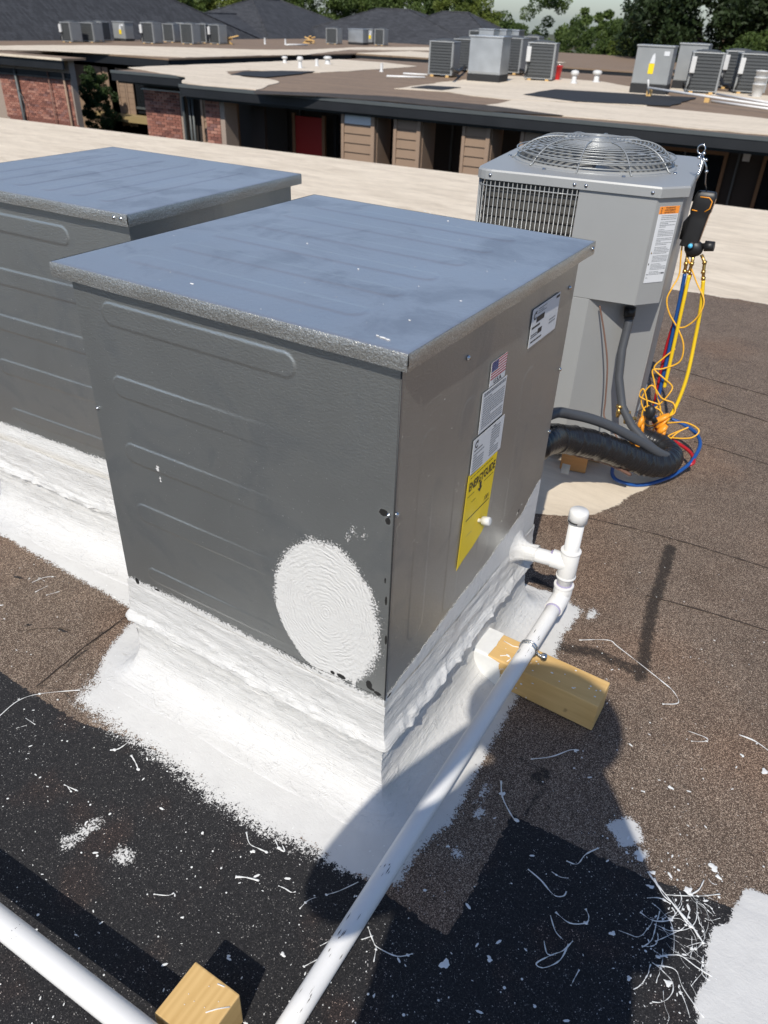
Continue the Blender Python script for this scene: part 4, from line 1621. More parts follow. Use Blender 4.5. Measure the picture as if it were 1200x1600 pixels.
def hose(name, pts, r, m, label, cat, seg=10, k=8):
    b_ = MB()
    q = spline([p if isinstance(p, Vector) else yp(*p) for p in pts], k)
    b_.tube(q, r, seg)
    return prop(b_.build(name, m), label, cat)


hose('control_cable', [(937, 478, 1.835), (944, 520, 1.84), (949, 570, 1.835), (946, 625, 1.83), (944, 650, 1.82), (955, 668, 1.80), (968, 690, 1.78)], .0032, M_BRN, 'thin brown control cable hanging in front of the tall condenser', 'cable', 6)
# black insulated line set
W0 = Vector((-.235, .83, .40))
ls = thing('insulated_line_set', 'thick black taped refrigerant line bundle curving between front cabinet and condenser', 'line set')
path = [Vector((-.24, .80, .30)), Vector((-.215, 1.0, .325)), yp(846, 692, 1.25), yp(876, 686, 1.40), yp(922, 693, 1.52), yp(968, 708, 1.64), yp(1006, 722, 1.74), yp(1036, 724, 1.83), yp(1046, 712, 1.93), yp(1030, 695, 1.99), yp(1005, 683, 2.0)]
sp = spline(path, 9)
rad = []
for i in range(len(sp)):
    rad.append(.052 * (1 + .022 * math.sin(i * 2.3) + .02 * math.sin(i * 4.9)) * (1 if i < len(sp) - 22 else 1 - .25 * (i - len(sp) + 22) / 22))
sp2 = []
rd2 = []
for i in range(len(sp) - 1):
    for t in (0, .33, .66):
        sp2.append(sp[i].lerp(sp[i + 1], t))
        rd2.append((rad[i] * (1 - t) + rad[i + 1] * t) * .99 + .0022 * (t == 0) * (1 if i % 2 else .5))
mb = MB()
mb.tube(sp2, rd2, 28)
mb.build('taped_insulation', M_TAPE, ls)
hose('electrical_whip', [Vector((-.22, .82, .36)), Vector((-.21, 1.05, .38)), yp(856, 650, 1.30), yp(895, 648, 1.44), yp(945, 662, 1.57), yp(995, 687, 1.69), yp(1030, 708, 1.78), yp(1044, 714, 1.84)], .0185, M_GREYC, 'smooth grey electrical whip lying along the top of the black line bundle', 'conduit', 14)
hose('drain_tubing', [Vector((-.2, .9, .20)), yp(862, 706, 1.40), yp(905, 712, 1.50), yp(950, 724, 1.60), yp(985, 742, 1.66)], .007, M_BRN, 'thin brown cable sagging below the black line bundle', 'cable', 8)
wood_block('wood_block', [wcorn((874, 733), .0), wcorn((914, 741), .0), wcorn((922, 705), .06), wcorn((880, 700), .06)], .082, .003, m_wood('orange_lumber', (.48, .22, .07), (.62, .32, .12)), 'orange-brown lumber block on the cream pad below the black line bundle', 'lumber blocks on the roof')
mb = MB()
q = yp(895, 722, 1.60)
mb.box(-.016, .016, -.0015, .0015, -.02, .02)
o = mb.build('bracket_plate', M_FGALV)
prop(o, 'small grey metal plate on the orange-brown block under the black line bundle', 'bracket')
q = gp(895, 718, .05)
o.location = (-.157, 1.665, .055)
o.rotation_euler = (-.2, 0, .1)
bw = [o_ for o_ in D.objects if o_.name.startswith('wood_block')]
# condenser feet
for i, (s_, d_, lb) in enumerate(((.08, .05, 'left front'), (.60, .10, 'right front'), (.10, .62, 'left rear'), (.62, .62, 'right rear'))):
    p = CO + C1 * s_ + C2 * d_
    wood_block('wood_block', [(p.x - .045, p.y - .045), (p.x + .045, p.y - .045), (p.x + .045, p.y + .045), (p.x - .045, p.y + .045)], .077, .003, M_WOOD, 'lumber block under the %s corner of the tall condenser' % lb, 'lumber blocks on the roof')
# service valves (brass) on the recessed panel
sv = thing('service_valve', 'pair of brass service valves low on the recessed corner of the tall condenser', 'valve')
for k, (px, py, Y_) in enumerate(((966, 645, 1.86), (978, 655, 1.87))):
    b_ = MB()
    c = yp(px, py, Y_)
    b_.tube([c - Vector((0, 0, .018)), c, c + Vector((0, 0, .022))], [.007, .010, .007], 8)
    b_.tube([c, c + Vector((.03, .03, 0))], .008, 8)
    b_.tube([c + Vector((0, 0, .022)), c + Vector((0, 0, .034))], .014, 6)
    b_.build('valve_body', M_BRASS, sv)
b_ = MB()
c = yp(1016, 645, 2.03)
b_.ellip(c, .022, .02, .034, 12, 8)
b_.tube([c, c + Vector((.03, 0, -.035))], .012, 8)
prop(b_.build('valve_core_tool', M_BLACK), 'black round service tool tangled in yellow wire at the condenser foot', 'tool')

# ---- gauge manifold and hoses
gm = thing('gauge_manifold', 'black digital gauge manifold hanging from a hook on the tall condenser', 'gauge')
YG = 2.20
mb = MB()
a, b2 = yp(1106, 299, YG), yp(1076, 384, YG)
ax_ = (b2 - a).normalized()
sd_ = Vector((1, .12, 0)).normalized()
fw = ax_.cross(sd_).normalized()


def gt(x, y, z):      # along the meter: x across, y thickness, z down the length
    return a + sd_ * x + fw * y + ax_ * z


Lm = (b2 - a).length
sect = []
rows = []
for z_, hw, ht in ((0.0, .030, .012), (.006, .035, .018), (.02, .039, .021), (.07, .038, .021), (.085, .033, .018), (.10, .034, .020), (Lm - .03, .032, .020), (Lm, .034, .020)):
    rows.append([tuple(gt(hw * math.copysign(abs(math.cos(q)) ** .45, math.cos(q)), ht * math.copysign(abs(math.sin(q)) ** .45, math.sin(q)), z_)) for q in np.linspace(0, 2 * PI, 25)])
put('meter_body', grid_mesh('meter_body', np.array(rows), M_BLACK), gm)
mb = MB()
mb.add([gt(.030 * math.cos(q), .012 * math.sin(q), 0) for q in np.linspace(0, 2 * PI, 13)[:-1]], [tuple(range(12))])
mb.build('meter_top', M_BLACK, gm)
mb = MB()
fs_ = -1 if fw.y > 0 else 1
mb.tube([gt(-.018, fs_ * .0212, .018), gt(.014, fs_ * .0212, .018), gt(.028, fs_ * .0212, .030), gt(.028, fs_ * .0212, .055), gt(.014, fs_ * .0212, .068)], .0022, 6)
mb.tube([gt(-.032, fs_ * .0212, .066), gt(-.012, fs_ * .0212, .068)], .0022, 6)
mb.build('orange_trim', M_ORG, gm)
mb = MB()
mb.tube([gt(.037, fs_ * .012, .02), gt(.034, fs_ * .014, .10), gt(.032, fs_ * .014, Lm - .02)], .0018, 5)
mb.build('edge_trim', flat('tan_edge', (.45, .30, .20), .4), gm)
mb = MB()
mb.tube([yp(1088, 332, YG + .03), yp(1077, 350, YG + .03), yp(1070, 374, YG + .03)], [.014, .024, .022], 8)
mb.build('probe_holder', M_BLACK, gm)
mb = MB()
vb = yp(1084, 388, YG)
mb.ellip(vb, .036, .024, .032, 14, 8)
mb.tube([vb, vb + Vector((-.01, 0, -.03))], .014, 10)
mb.build('valve_block', M_BLACK, gm)
mb = MB()
k0 = yp(1094, 384, YG)
k1 = yp(1116, 385, YG)
mb.tube([k0, k0.lerp(k1, .3), k0.lerp(k1, .34), k1], [.010, .011, .020, .018], 12)
mb.build('valve_knob', M_BLACK, gm)
mb = MB()
c = yp(1079, 384, YG - .026)
mb.lathe([(0, -.010), (.008, -.009), (.0085, .0), (.0085, .006)], 14, tuple(c), ax='y')
mb.build('blue_sight_knob', M_CYAN, gm)
mb = MB()
c = yp(1079, 384, YG - .022)
mb.lathe([(.0085, -.006), (.0135, -.006), (.0135, .01)], 14, tuple(c), ax='y')
mb.build('knob_collar', M_BLACK, gm)
mb = MB()
for p_ in (((1075, 395), (1072, 412), (1070, 424)), ((1084, 398), (1081, 412), (1077, 425)), ((1096, 398), (1101, 410), (1099, 425), (1099, 435))):
    mb.tube([yp(x, y, YG) for x, y in p_], .0065, 8)
    for x, y in p_[1:]:
        c = yp(x, y, YG)
        mb.tube([c + Vector((0, 0, .006)), c - Vector((0, 0, .006))], .009, 6)
mb.build('brass_fitting', M_BRASS, gm)
mb = MB()
ringc = yp(1096, 233, 2.12)
mb.tube([ringc + Vector((math.cos(q) * .013, 0, math.sin(q) * .015)) for q in np.linspace(0, 2 * PI, 17)[:-1]], .0025, 6, closed=True)
mb.tube([ringc - Vector((0, 0, .015)), yp(1097, 255, 2.12), yp(1093, 268, 2.10), yp(1088, 282, 2.09)], .003, 6)
mb.tube([ringc - Vector((-.006, 0, .013)), yp(1104, 262, 2.12), yp(1102, 285, 2.16), yp(1104, 300, YG)], .0025, 6)
for (x, y) in ((1093, 258), (1103, 250), (1090, 272), (1100, 240), (1092, 246), (1104, 268)):
    mb.ellip(yp(x, y, 2.11), .006, .005, .006, 8, 5)
mb.build('hanging_hook', M_CHROME, gm)

hose('blue_refrigerant_hose', [(1070, 428, YG), (1062, 470, YG), (1047, 540, YG - .01), (1030, 615, YG - .02), (1022, 650, YG - .02), (1050, 655, YG), (1082, 672, YG - .02), (1094, 692, YG - .1), (1084, 716, YG - .18), (1068, 732, YG - .25), (1040, 748, YG - .33), (1000, 758, YG - .40), (968, 752, YG - .44), (957, 742, YG - .42), (958, 728, YG - .36)], .0075, M_BLUE, 'blue refrigerant hose hanging from the gauge and looping round the black line bundle', 'hose')
hose('red_refrigerant_hose', [(1079, 428, YG + .02), (1062, 480, YG + .02), (1042, 540, YG + .02), (1027, 610, YG + .01), (1020, 650, YG), (1030, 676, YG - .08), (1055, 690, YG - .10), (1078, 706, YG - .14), (1084, 722, YG - .20), (1072, 728, YG - .22)], .0072, M_RED, 'red refrigerant hose running beside the blue hose to a loop on the roof', 'hose')
hose('yellow_refrigerant_hose', [(1077, 430, YG - .02), (1066, 480, YG - .03), (1055, 530, YG - .03), (1044, 580, YG - .03), (1038, 605, YG - .03)], .0072, M_YEL, 'yellow hose of the gauge nearest the condenser side', 'hose')
hose('yellow_refrigerant_hose', [(1099, 438, YG), (1095, 480, YG), (1086, 530, YG), (1073, 590, YG - .02), (1056, 635, YG - .04), (1040, 660, YG - .06)], .0075, M_YEL, 'long yellow hose, the rightmost one below the gauge', 'hose')
hose('clamp_wire', [(1066, 382, YG), (1064, 400, YG), (1061, 430, YG), (1050, 450, YG - .02), (1042, 468, YG - .03), (1046, 490, YG - .03), (1060, 515, YG - .03), (1068, 540, YG - .03), (1062, 565, YG - .03), (1036, 576, YG - .04), (1020, 578, YG - .05), (1022, 595, YG - .05), (1027, 620, YG - .05), (1032, 640, YG - .05), (1028, 660, YG - .06), (1012, 665, YG - .08), (1003, 650, YG - .08), (1010, 635, YG - .08), (1030, 640, YG - .06), (1036, 655, YG - .06), (1020, 672, YG - .06)], .0032, M_ORW, 'thin orange-yellow wire spiralling down from the side of the gauge', 'wire', 7)
hose('clamp_wire', [(1075, 405, YG), (1088, 440, YG), (1100, 470, YG - .02), (1090, 495, YG - .03), (1072, 510, YG - .03), (1058, 512, YG - .03)], .0030, M_ORW, 'thin orange-yellow wire bowed across the rightmost yellow hose', 'wire', 7)
hose('clamp_wire', [(1055, 545, YG - .03), (1036, 560, YG - .04), (1022, 575, YG - .05), (1036, 590, YG - .05), (1050, 603, YG - .04), (1046, 615, YG - .05), (1030, 632, YG - .06), (1012, 645, YG - .08), (1002, 625, YG - .08), (1018, 602, YG - .08), (1034, 622, YG - .07), (1052, 630, YG - .06), (1054, 645, YG - .07), (1040, 652, YG - .08)], .0030, M_ORW, 'orange-yellow wire bunched in coils at the foot of the hoses', 'wire', 7)
hose('clamp_wire', [(1030, 632, YG - .07), (1000, 620, YG - .09), (1006, 608, YG - .09), (1012, 640, YG - .09), (1004, 665, YG - .12), (995, 680, YG - .14)], .0030, M_ORW, 'orange-yellow wire falling left from the coils towards the brass valves', 'wire', 7)
hose('clamp_wire', [(1035, 662, YG - .06), (1070, 660, YG - .07), (1092, 672, YG - .09), (1080, 684, YG - .11), (1050, 684, YG - .11), (1046, 680, YG - .1), (1075, 668, YG - .08), (1060, 675, YG - .1), (1045, 688, YG - .12)], .0030, M_ORW, 'orange-yellow wire looped flat on the roof right of the clamps', 'wire', 7)
for k, (p0, p1, lb) in enumerate((((1020, 660), (1046, 648), 'orange pipe clamp open below the yellow hoses'), ((1028, 676), (1042, 664), 'small orange pipe clamp under the larger one'), ((998, 668), (1006, 650), 'orange pipe clamp left of the conduit end'), ((978, 682), (1000, 692), 'orange pipe clamp resting on the black line bundle'))):
    dy = (0, -.01, -.05, -.40)[k]
    b_ = MB()
    q0, q1 = yp(*p0, YG - .12 + dy), yp(*p1, YG - .10 + dy)
    b_.tube([q0, q0.lerp(q1, .3), q0.lerp(q1, .7), q1], [.012, .019, .020, .012], 8, flat=.6)
    o = thing('pipe_clamp', lb, 'clamp', group='orange pipe clamps at the condenser foot')
    b_.build('jaw', M_ORG, o)
    b_ = MB()
    q2 = q0 + Vector((.02, 0, -.018))
    b_.tube([q1 + Vector((.0, 0, -.012)), q1.lerp(q2, .5) + Vector((0, 0, -.012)), q2], [.008, .013, .009], 8, flat=.6)
    b_.build('jaw', M_ORG, o)

# ================================================================== ground far below, buildings
G0 = -5.8
mb = MB()
mb.box(-420, 420, -260, 620, G0 - .5, G0)
mb.build('ground', M_GROUND, kind='structure')


def bt(x, y, z):
    return B(x, y, z)


def fbox(parent, name, u0, u1, v0, v1, z0, z1, m, **k):
    b_ = MB()
    b_.box(u0, u1, v0, v1, z0, z1, tf=bt)
    return b_.build(name, m, parent, **k)


def ragged(pts, step=.35, amp=.10, seed=0):
    rnd_ = random.Random(seed)
    out = []
    n_ = len(pts)
    for i in range(n_):
        a_, c_ = Vector(pts[i][:2]), Vector(pts[(i + 1) % n_][:2])
        m2 = max(1, int((c_ - a_).length / step))
        d = (c_ - a_)
        nn = Vector((d.y, -d.x)).normalized() if d.length else Vector((0, 0))
        for j in range(m2):
            p = a_.lerp(c_, j / m2) + nn * rnd_.uniform(-amp, amp) * (j > 0)
            out.append((p.x, p.y))
    return out


def patch(parent, name, pts, z, m, amp=.10, seed=0, px=True, thick=.012):
    q = [gp(*p, z) for p in pts] if px else [Vector((*p, z)) for p in pts]
    b_ = MB()
    rg = ragged([(p.x, p.y) for p in q], .35, amp, seed)
    n_ = len(rg)
    b_.prism(rg, z, z + thick)
    return b_.build(name, m, parent)


def bricks(parent, origin, dx, n_cols, n_rows, bw_=.215, bh=.072, first=True):
    """running-bond brickwork: each brick its own object sharing one mesh"""
    key = 'brick_mesh'
    if key not in MC:
        b_ = MB()
        b_.box(0, .200, -.012, .03, 0, .062)
        MC[key] = b_.mesh('brick', M_BRICK)
    ang = math.atan2(dx.y, dx.x)
    cnt_ = 0
    for r_ in range(n_rows):
        off = (r_ % 2) * bw_ / 2
        if off:
            o_ = D.objects.new('brick', MC[key])
            COL.objects.link(o_)
            o_.parent = parent
            o_.location = (origin.x, origin.y, origin.z - (r_ + 1) * bh)
            o_.rotation_euler = (0, 0, ang)
            o_.scale = (.47, U(.85, 1.25), 1)
        for c_ in range(n_cols):
            o_ = D.objects.new('brick', MC[key])
            COL.objects.link(o_)
            o_.parent = parent
            p = origin + dx * (c_ * bw_ + off)
            o_.location = (p.x, p.y, origin.z - (r_ + 1) * bh)
            o_.rotation_euler = (0, 0, ang)
            o_.scale = (1, U(.85, 1.25), 1)
            if off and c_ == n_cols - 1: o_.scale.x = .47
            cnt_ += 1
    return cnt_


EX = Vector((EU.x, EU.y, 0))
# ------------ building B: next roof
bB = thing('flat_roof_building', 'long low brown and cream roofed building across the gap with tan pillars', 'building')
b_ = MB()
b_.prism([(0, 0), (27, 0), (27, 16.3), (-4.1, 16.3), (-4.1, 2.0), (0, 2.0)], -.20, .0, tf=bt)
b_.build('roof', M_BROWN, bB)
# fascia and drip edge
fbox(bB, 'fascia', -4.08, -4.02, 2.12, 16.2, -.30, -.202, M_FASC)
fbox(bB, 'soffit', .0, 27, .12, 3.2, -.30, -.205, M_FASC)
fbox(bB, 'soffit', -4.0, -.02, 2.12, 3.4, -.30, -.205, M_FASC)
fbox(bB, 'drip_edge', -.05, 27, -.06, .0, -.055, .012, M_LIP)
fbox(bB, 'drip_edge', -4.15, -.06, 1.94, 2.0, -.055, .012, M_LIP)
b_ = MB()
b_.box(-.04, 27, -.052, .10, -.235, -.205, tf=bt); b_.box(-.04, 27, -.045, -.002, -.204, -.058, tf=bt)
b_.build('gutter_board', M_FASC, bB)
fbox(bB, 'gutter_board', -4.14, -.06, 1.955, 1.998, -.24, -.058, M_FASC)
# recessed walls
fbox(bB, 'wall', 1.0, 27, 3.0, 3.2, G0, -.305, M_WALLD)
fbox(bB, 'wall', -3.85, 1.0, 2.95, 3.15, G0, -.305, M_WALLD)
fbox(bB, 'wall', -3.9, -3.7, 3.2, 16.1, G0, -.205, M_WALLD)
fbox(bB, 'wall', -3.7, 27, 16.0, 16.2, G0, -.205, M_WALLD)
fbox(bB, 'gallery_floor', 1.0, 27, .3, 3.0, -2.9, -2.75, M_MORT)
# brickwork
fbox(bB, 'brick_wall_core', -3.76, -2.30, 2.74, 2.94, G0, -.44, M_MORT)
bricks(bB, B(-3.74, 2.73, -.46), EX, 6, 24)
fbox(bB, 'brick_wall_core', .33, .90, .40, .90, G0, -.31, M_MORT)
bricks(bB, B(.345, .39, -.32), EX, 2, 26)
fbox(bB, 'wall_flashing', -3.78, -2.28, 2.66, 2.715, -.465, -.435, M_WPL)
fbox(bB, 'clerestory_board', -3.8, -.1, 2.8, 2.93, -.43, -.31, M_WALLD)
for (u_, z_) in ((-2.12, 0), (-2.0, 0)):
    b_ = MB()
    b_.tube([B(u_, 2.72, -.5), B(u_, 2.72, -3.2)], .035, 8)
    b_.build('downpipe', M_LIP, bB)
fbox(bB, 'conduit_pipe', -2.28, -2.22, 2.6, 2.66, -3.2, -.55, M_LIP)


def pillar(u0, u1, v=.22, cap=False):
    fbox(bB, 'pillar_core', u0 + .05, u1 - .03, v + .03, v + .75, -2.75, -.305, M_SIDE)
    fbox(bB, 'pillar_trim', u0, u0 + .07, v - .02, v + .10, -2.75, -.306, M_TRIM)
    fbox(bB, 'pillar_trim', u1 - .09, u1, v - .02, v + .10, -2.75, -.306, M_TRIM)
    fbox(bB, 'pillar_trim', u1 - .035, u1 + .012, v + .11, v + .76, -2.75, -.306, M_TRIM)
    z_ = -.31
    hts = .19
    k = 0
    while z_ > -2.0:
        b_ = MB()
        zt = z_ - (.0 if k else 0)
        b_.box(u0 + .072, u1 - .092, 0, 0, 0, 0) if False else None
        vs_ = []
        for (vv, zz_) in ((v + .026, zt), (v + .004, zt - hts + .012), (v + .03, zt - hts + .012)):
            pass
        b_.add([B(u0 + .072, v + .022, zt), B(u1 - .092, v + .022, zt), B(u1 - .092, v - .004, zt - hts + .012), B(u0 + .072, v - .004, zt - hts + .012), B(u0 + .072, v + .029, zt - hts + .012), B(u1 - .092, v + .029, zt - hts + .012)],
               [(0, 3, 2, 1), (3, 4, 5, 2)])
        b_.build('siding_board', M_WPL if (cap and k == 0) else M_SIDE, bB)
        z_ -= hts
        k += 1


pillar(-.30, .30, 1.0)
pillar(4.27, 5.11, cap=True)
pillar(5.58, 6.22)
pillar(7.18, 7.80)
pillar(8.45, 9.01)
pillar(16.5, 17.2)
# door, windows in the recessed wall
def opening(u0, u1, z0, z1, v=2.99, fr=M_WWOOD, gl_=M_GLASS, name='window', w_=.07):
    f = MB()
    f.box(u0, u0 + w_, v - .08, v, z0, z1, tf=bt)
    f.box(u1 - w_, u1, v - .08, v, z0, z1, tf=bt)
    f.box(u0 + w_, u1 - w_, v - .08, v, z1 - w_, z1, tf=bt)
    f.box(u0 + w_, u1 - w_, v - .08, v, z0, z0 + w_, tf=bt)
    fo = f.build(name, fr, bB)
    b2_ = MB()
    b2_.box(u0 + w_ + .002, u1 - w_ - .002, v - .03, v - .012, z0 + w_ + .002, z1 - w_ - .002, tf=bt)
    b2_.build('pane', gl_, fo)
    return fo


for (u0, u1) in ((.95, 1.35),):
    fbox(bB, 'wall_panel', 1.02, 1.42, 1.3, 1.4, -2.75, -.45, M_WALLD)
b_ = MB()
b_.box(1.75, 2.55, 2.2, 2.26, -2.75, -.68, tf=bt)
dro = b_.build('door', M_DOOR, bB)
b_ = MB()
b_.ellip(B(2.45, 2.17, -1.75), .04, .04, .04, 8, 6)
b_.build('door_handle', M_CHROME, dro)
fbox(bB, 'door_frame', 1.66, 1.745, 2.18, 2.26, -2.75, -.62, M_WWOOD)
fbox(bB, 'door_frame', 2.555, 2.64, 2.18, 2.26, -2.75, -.62, M_WWOOD)
for k in range(14):
    fbox(bB, 'wall_batten', 1.4 + k * 1.1, 1.44 + k * 1.1, 2.93, 2.99, -2.75, -.32, M_LIP)
for u_ in (6.5, 9.6, 12.5):
    fbox(bB, 'wall_lamp', u_, u_ + .14, 2.82, 2.92, -.75, -.5, M_WPL)
for (u0, u1) in ((2.7, 3.3), (3.35, 4.0)):
    opening(u0, u1, -2.7, -.55, 2.6, M_DARK)
opening(4.0, 4.6, -2.7, -.50, 1.9, M_WWOOD)
for (u0, u1) in ((7.8, 9.4), (10.2, 12.2), (12.9, 13.6), (14.0, 15.4), (15.6, 17.0)):
    opening(u0, u1, -2.6, -.62, 2.97, M_WWOOD if u0 < 13.7 else M_DARK)
for k in range(9):
    fbox(bB, 'railing_post', 13.6 + k * .55, 13.63 + k * .55, .5, .53, -2.75, -.31, M_LIP)
# coatings
for i, pts in enumerate(([(200, 106), (290, 121), (284, 130), (300, 132), (400, 141), (437, 129), (420, 124), (390, 122), (362, 117), (352, 112), (390, 110), (440, 112), (500, 114), (600, 108), (652, 104), (600, 98), (530, 93), (440, 96), (350, 100), (260, 103)],
                         [(616, 139), (700, 128), (790, 119), (850, 121), (940, 128), (1010, 141), (1055, 153), (1010, 166), (900, 160), (790, 156), (735, 150), (700, 144)],
                         [(738, 171), (800, 157), (900, 161), (1010, 167), (1100, 176), (1230, 190), (1400, 215), (1400, 236), (1230, 214), (1100, 203), (1000, 192), (880, 182), (800, 176)],
                         [(1010, 141), (1110, 149), (1230, 165), (1400, 190), (1400, 178), (1200, 150), (1060, 138)])):
    patch(bB, 'cream_coating', pts, .004, M_CREAM, .07, i)
for i, pts in enumerate(([(360, 117), (382, 112), (440, 111), (492, 112), (470, 116), (416, 121)], [(642, 137), (668, 134), (720, 137), (690, 141)], [(818, 148), (868, 140), (1088, 153), (1047, 166), (900, 159)])):
    patch(bB, 'black_roofing_patch', pts, .018, M_FBLK, .04, 10 + i)
patch(bB, 'black_roof_edge', [(400, 142), (500, 146), (620, 152), (760, 165), (880, 181), (760, 174), (620, 160), (500, 151), (400, 147)], .018, flat('old_black_bitumen', (.05, .04, .032), .9, scale=3, var=.5), .05, 44)

# ------------ building A: brick end at far left
bA = thing('flat_roof_building', 'dark red brick building end at the far left with pipes on its wall', 'building')
b_ = MB()
b_.prism([(-22, 4.7), (-8.95, 4.7), (-8.95, 5.75), (-12.6, 5.75), (-12.6, 7.95), (-22, 7.95)], -.08, -.02, tf=bt)
b_.build('roof', M_BROWN, bA)
fbox(bA, 'drip_edge', -22, -8.9, 4.64, 4.70, -.07, .0, M_CREAM)
fbox(bA, 'fascia', -22, -8.98, 4.72, 4.8, -.34, -.082, M_FASC)
fbox(bA, 'brick_wall_core', -22, -9.22, 5.2, 5.45, G0, -.082, M_MORT)
fbox(bA, 'side_wall', -22, -12.8, 5.46, 7.9, G0, -.082, M_WALLD)
fbox(bA, 'frieze_board', -22, -9.2, 5.12, 5.19, -.62, -.47, M_FASC)
fbox(bA, 'wall_flashing', -22, -9.2, 5.08, 5.115, -.66, -.63, M_LIP)
nb = bricks(bA, B(-12.70, 5.19, -.66), EX, 16, 18)
b_ = MB()
for r_ in range(18, 30):
    for c_ in range(16):
        off = (r_ % 2) * .1075
        b_.box(-12.75 + c_ * .215 + off + .05, -12.55 + c_ * .215 + off + .05, 5.178, 5.20, -.66 - (r_ + 1) * .072, -.66 - (r_ + 1) * .072 + .062, tf=bt)
b_.build('brickwork', M_BRICK, bA, kind='stuff')
for (u_, r_, m2) in ((-9.42, .035, M_TRIM), (-11.75, .05, M_LIP), (-10.15, .02, M_BRN)):
    b_ = MB()
    b_.tube([B(u_, 5.08, -.45), B(u_ + .03, 5.08, -4)], r_, 8)
    b_.build('wall_pipe', m2, bA)
b_ = MB()
b_.tube([B(-11.75, 5.05, -1.1), B(-11.55, 5.02, -1.3), B(-11.5, 5.02, -1.6), B(-11.65, 5.02, -1.95), B(-11.6, 5.02, -2.3)], .015, 6)
b_.build('loose_wire', M_LIP, bA)

# ------------ building C: brown roof with units, behind
bC = thing('flat_roof_building', 'wide brown roofed wing behind with a row of condensers and tan corner siding', 'building')
b_ = MB()
b_.prism([(-36, 8.0), (-7.3, 8.0), (-6.6, 20.5), (-6.6, 46), (-36, 46)], -.05, .0, tf=bt)
b_.build('roof', M_BROWN, bC)
fbox(bC, 'fascia', -36, -7.35, 8.02, 8.1, -.30, -.052, M_FASC)
b_ = MB()
b_.box(-7.42, -7.34, 8.12, 20, -.30, -.052, tf=lambda x, y, z: B(x + (y - 8) * .056, y, z))
b_.build('fascia', M_FASC, bC)
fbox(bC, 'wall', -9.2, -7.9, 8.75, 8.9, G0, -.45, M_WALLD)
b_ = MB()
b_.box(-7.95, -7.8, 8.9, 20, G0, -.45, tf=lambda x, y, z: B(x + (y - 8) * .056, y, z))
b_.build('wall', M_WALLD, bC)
for k, v_ in enumerate((10.2, 11.3, 12.9, 14.1, 15.6, 17.2)):
    b_ = MB()
    b_.box(-7.80, -7.74, v_, v_ + .55, -2.6, -.62, tf=lambda x, y, z: B(x + (y - 8) * .056, y, z))
    b_.build('brick_pier' if k % 2 else 'window', flat('dull_red_brick', (.16, .08, .06), .9) if k % 2 else M_GLASS, bC)
for (u0, u1) in ((-11.35, -10.95), (-10.85, -10.62), (-10.2, -9.85), (-9.8, -9.45)):
    z_ = -.45
    fbox(bC, 'siding_trim', u0, u0 + .06, 8.30, 8.36, -2.4, -.45, M_TRIM)
    for k in range(10):
        fbox(bC, 'siding_board', u0 + .065, u1, 8.33, 8.36, z_ - .188, z_ - .004, M_SIDE)
        z_ -= .192
fbox(bC, 'wall', -13, -11.4, 8.5, 8.6, G0, -.45, M_SIDE)
f = fbox(bC, 'window', -9.4, -8.6, 8.4, 8.44, -1.9, -.6, M_GLASS)
fbox(f, 'window_sill', -9.42, -8.58, 8.34, 8.40, -1.75, -1.68, M_LIP)
fbox(bC, 'balcony_edge', -11.3, -7.9, 7.7, 8.3, -2.15, -1.95, flat('yellowed_deck_edge', (.30, .22, .10), .8))
for i, pts in enumerate(([(-20, 72), (60, 71), (150, 71), (280, 74), (400, 78), (480, 78), (560, 74), (660, 74), (780, 77), (770, 81), (660, 79), (545, 78), (478, 86), (400, 87), (290, 90), (160, 84), (60, 79), (-20, 78)],)):
    q = [gp(*p, .004) for p in pts]
    ok = [p for p in q]
    patch(bC, 'cream_coating', pts, .004, M_CREAM, .08, 20 + i)
# ------------ building D / E behind
bD = thing('flat_roof_building', 'low cream edged roof behind the middle condensers', 'building')
fbox(bD, 'roof', -6.55, 9.5, 20.2, 38, -.06, -.002, M_BROWN)
fbox(bD, 'fascia', -6.55, 9.5, 20.22, 20.3, -.60, -.062, M_FASC)
fbox(bD, 'wall', -6.5, 9.4, 21, 37.5, G0, -.062, M_WALLD)
b_ = MB()
b_.prism([(-6.5, 20.25), (-1.5, 20.25), (-1.2, 21.6), (2.5, 22.2), (2.5, 24), (-6.5, 26)], .004, .02, tf=bt)
b_.build('cream_coating', M_CREAM, bD)
bE = thing('flat_roof_building', 'low grey-brown roof at the far right before the dark trees', 'building')
fbox(bE, 'roof', 4.4, 30, 22.5, 27.5, -.55, -.45, M_BROWN)
fbox(bE, 'fascia', 4.4, 30, 22.52, 22.6, -1.3, -.552, M_FASC)
fbox(bE, 'wall', 4.6, 29.8, 23, 27.3, G0, -.552, M_WALLD)
bF = thing('distant_house', 'small distant house with pale roof and white rail, seen between the trees', 'house', B(9.5, 62, G0))
b_ = MB(); b_.box(-4, 4, 0, 6, 0, 4.6); b_.build('wall', flat('dull_red_brick', (.16, .08, .06), .9), bF)
b_ = MB(); b_.box(-4.6, 4.6, -.6, 6.6, 4.6, 5.1); b_.build('roof', M_CREAM, bF)
for k in range(9):
    b_ = MB(); b_.box(-4.2 + k, -4.12 + k, -.3, -.22, 5.1, 5.9); b_.build('railing_post', M_WPL, bF)
b_ = MB(); b_.box(-4.4, 4.4, -.3, -.22, 5.9, 6.02); b_.box(-4.4, 4.4, -.3, -.22, 5.45, 5.53); b_.build('railing', M_WPL, bF)


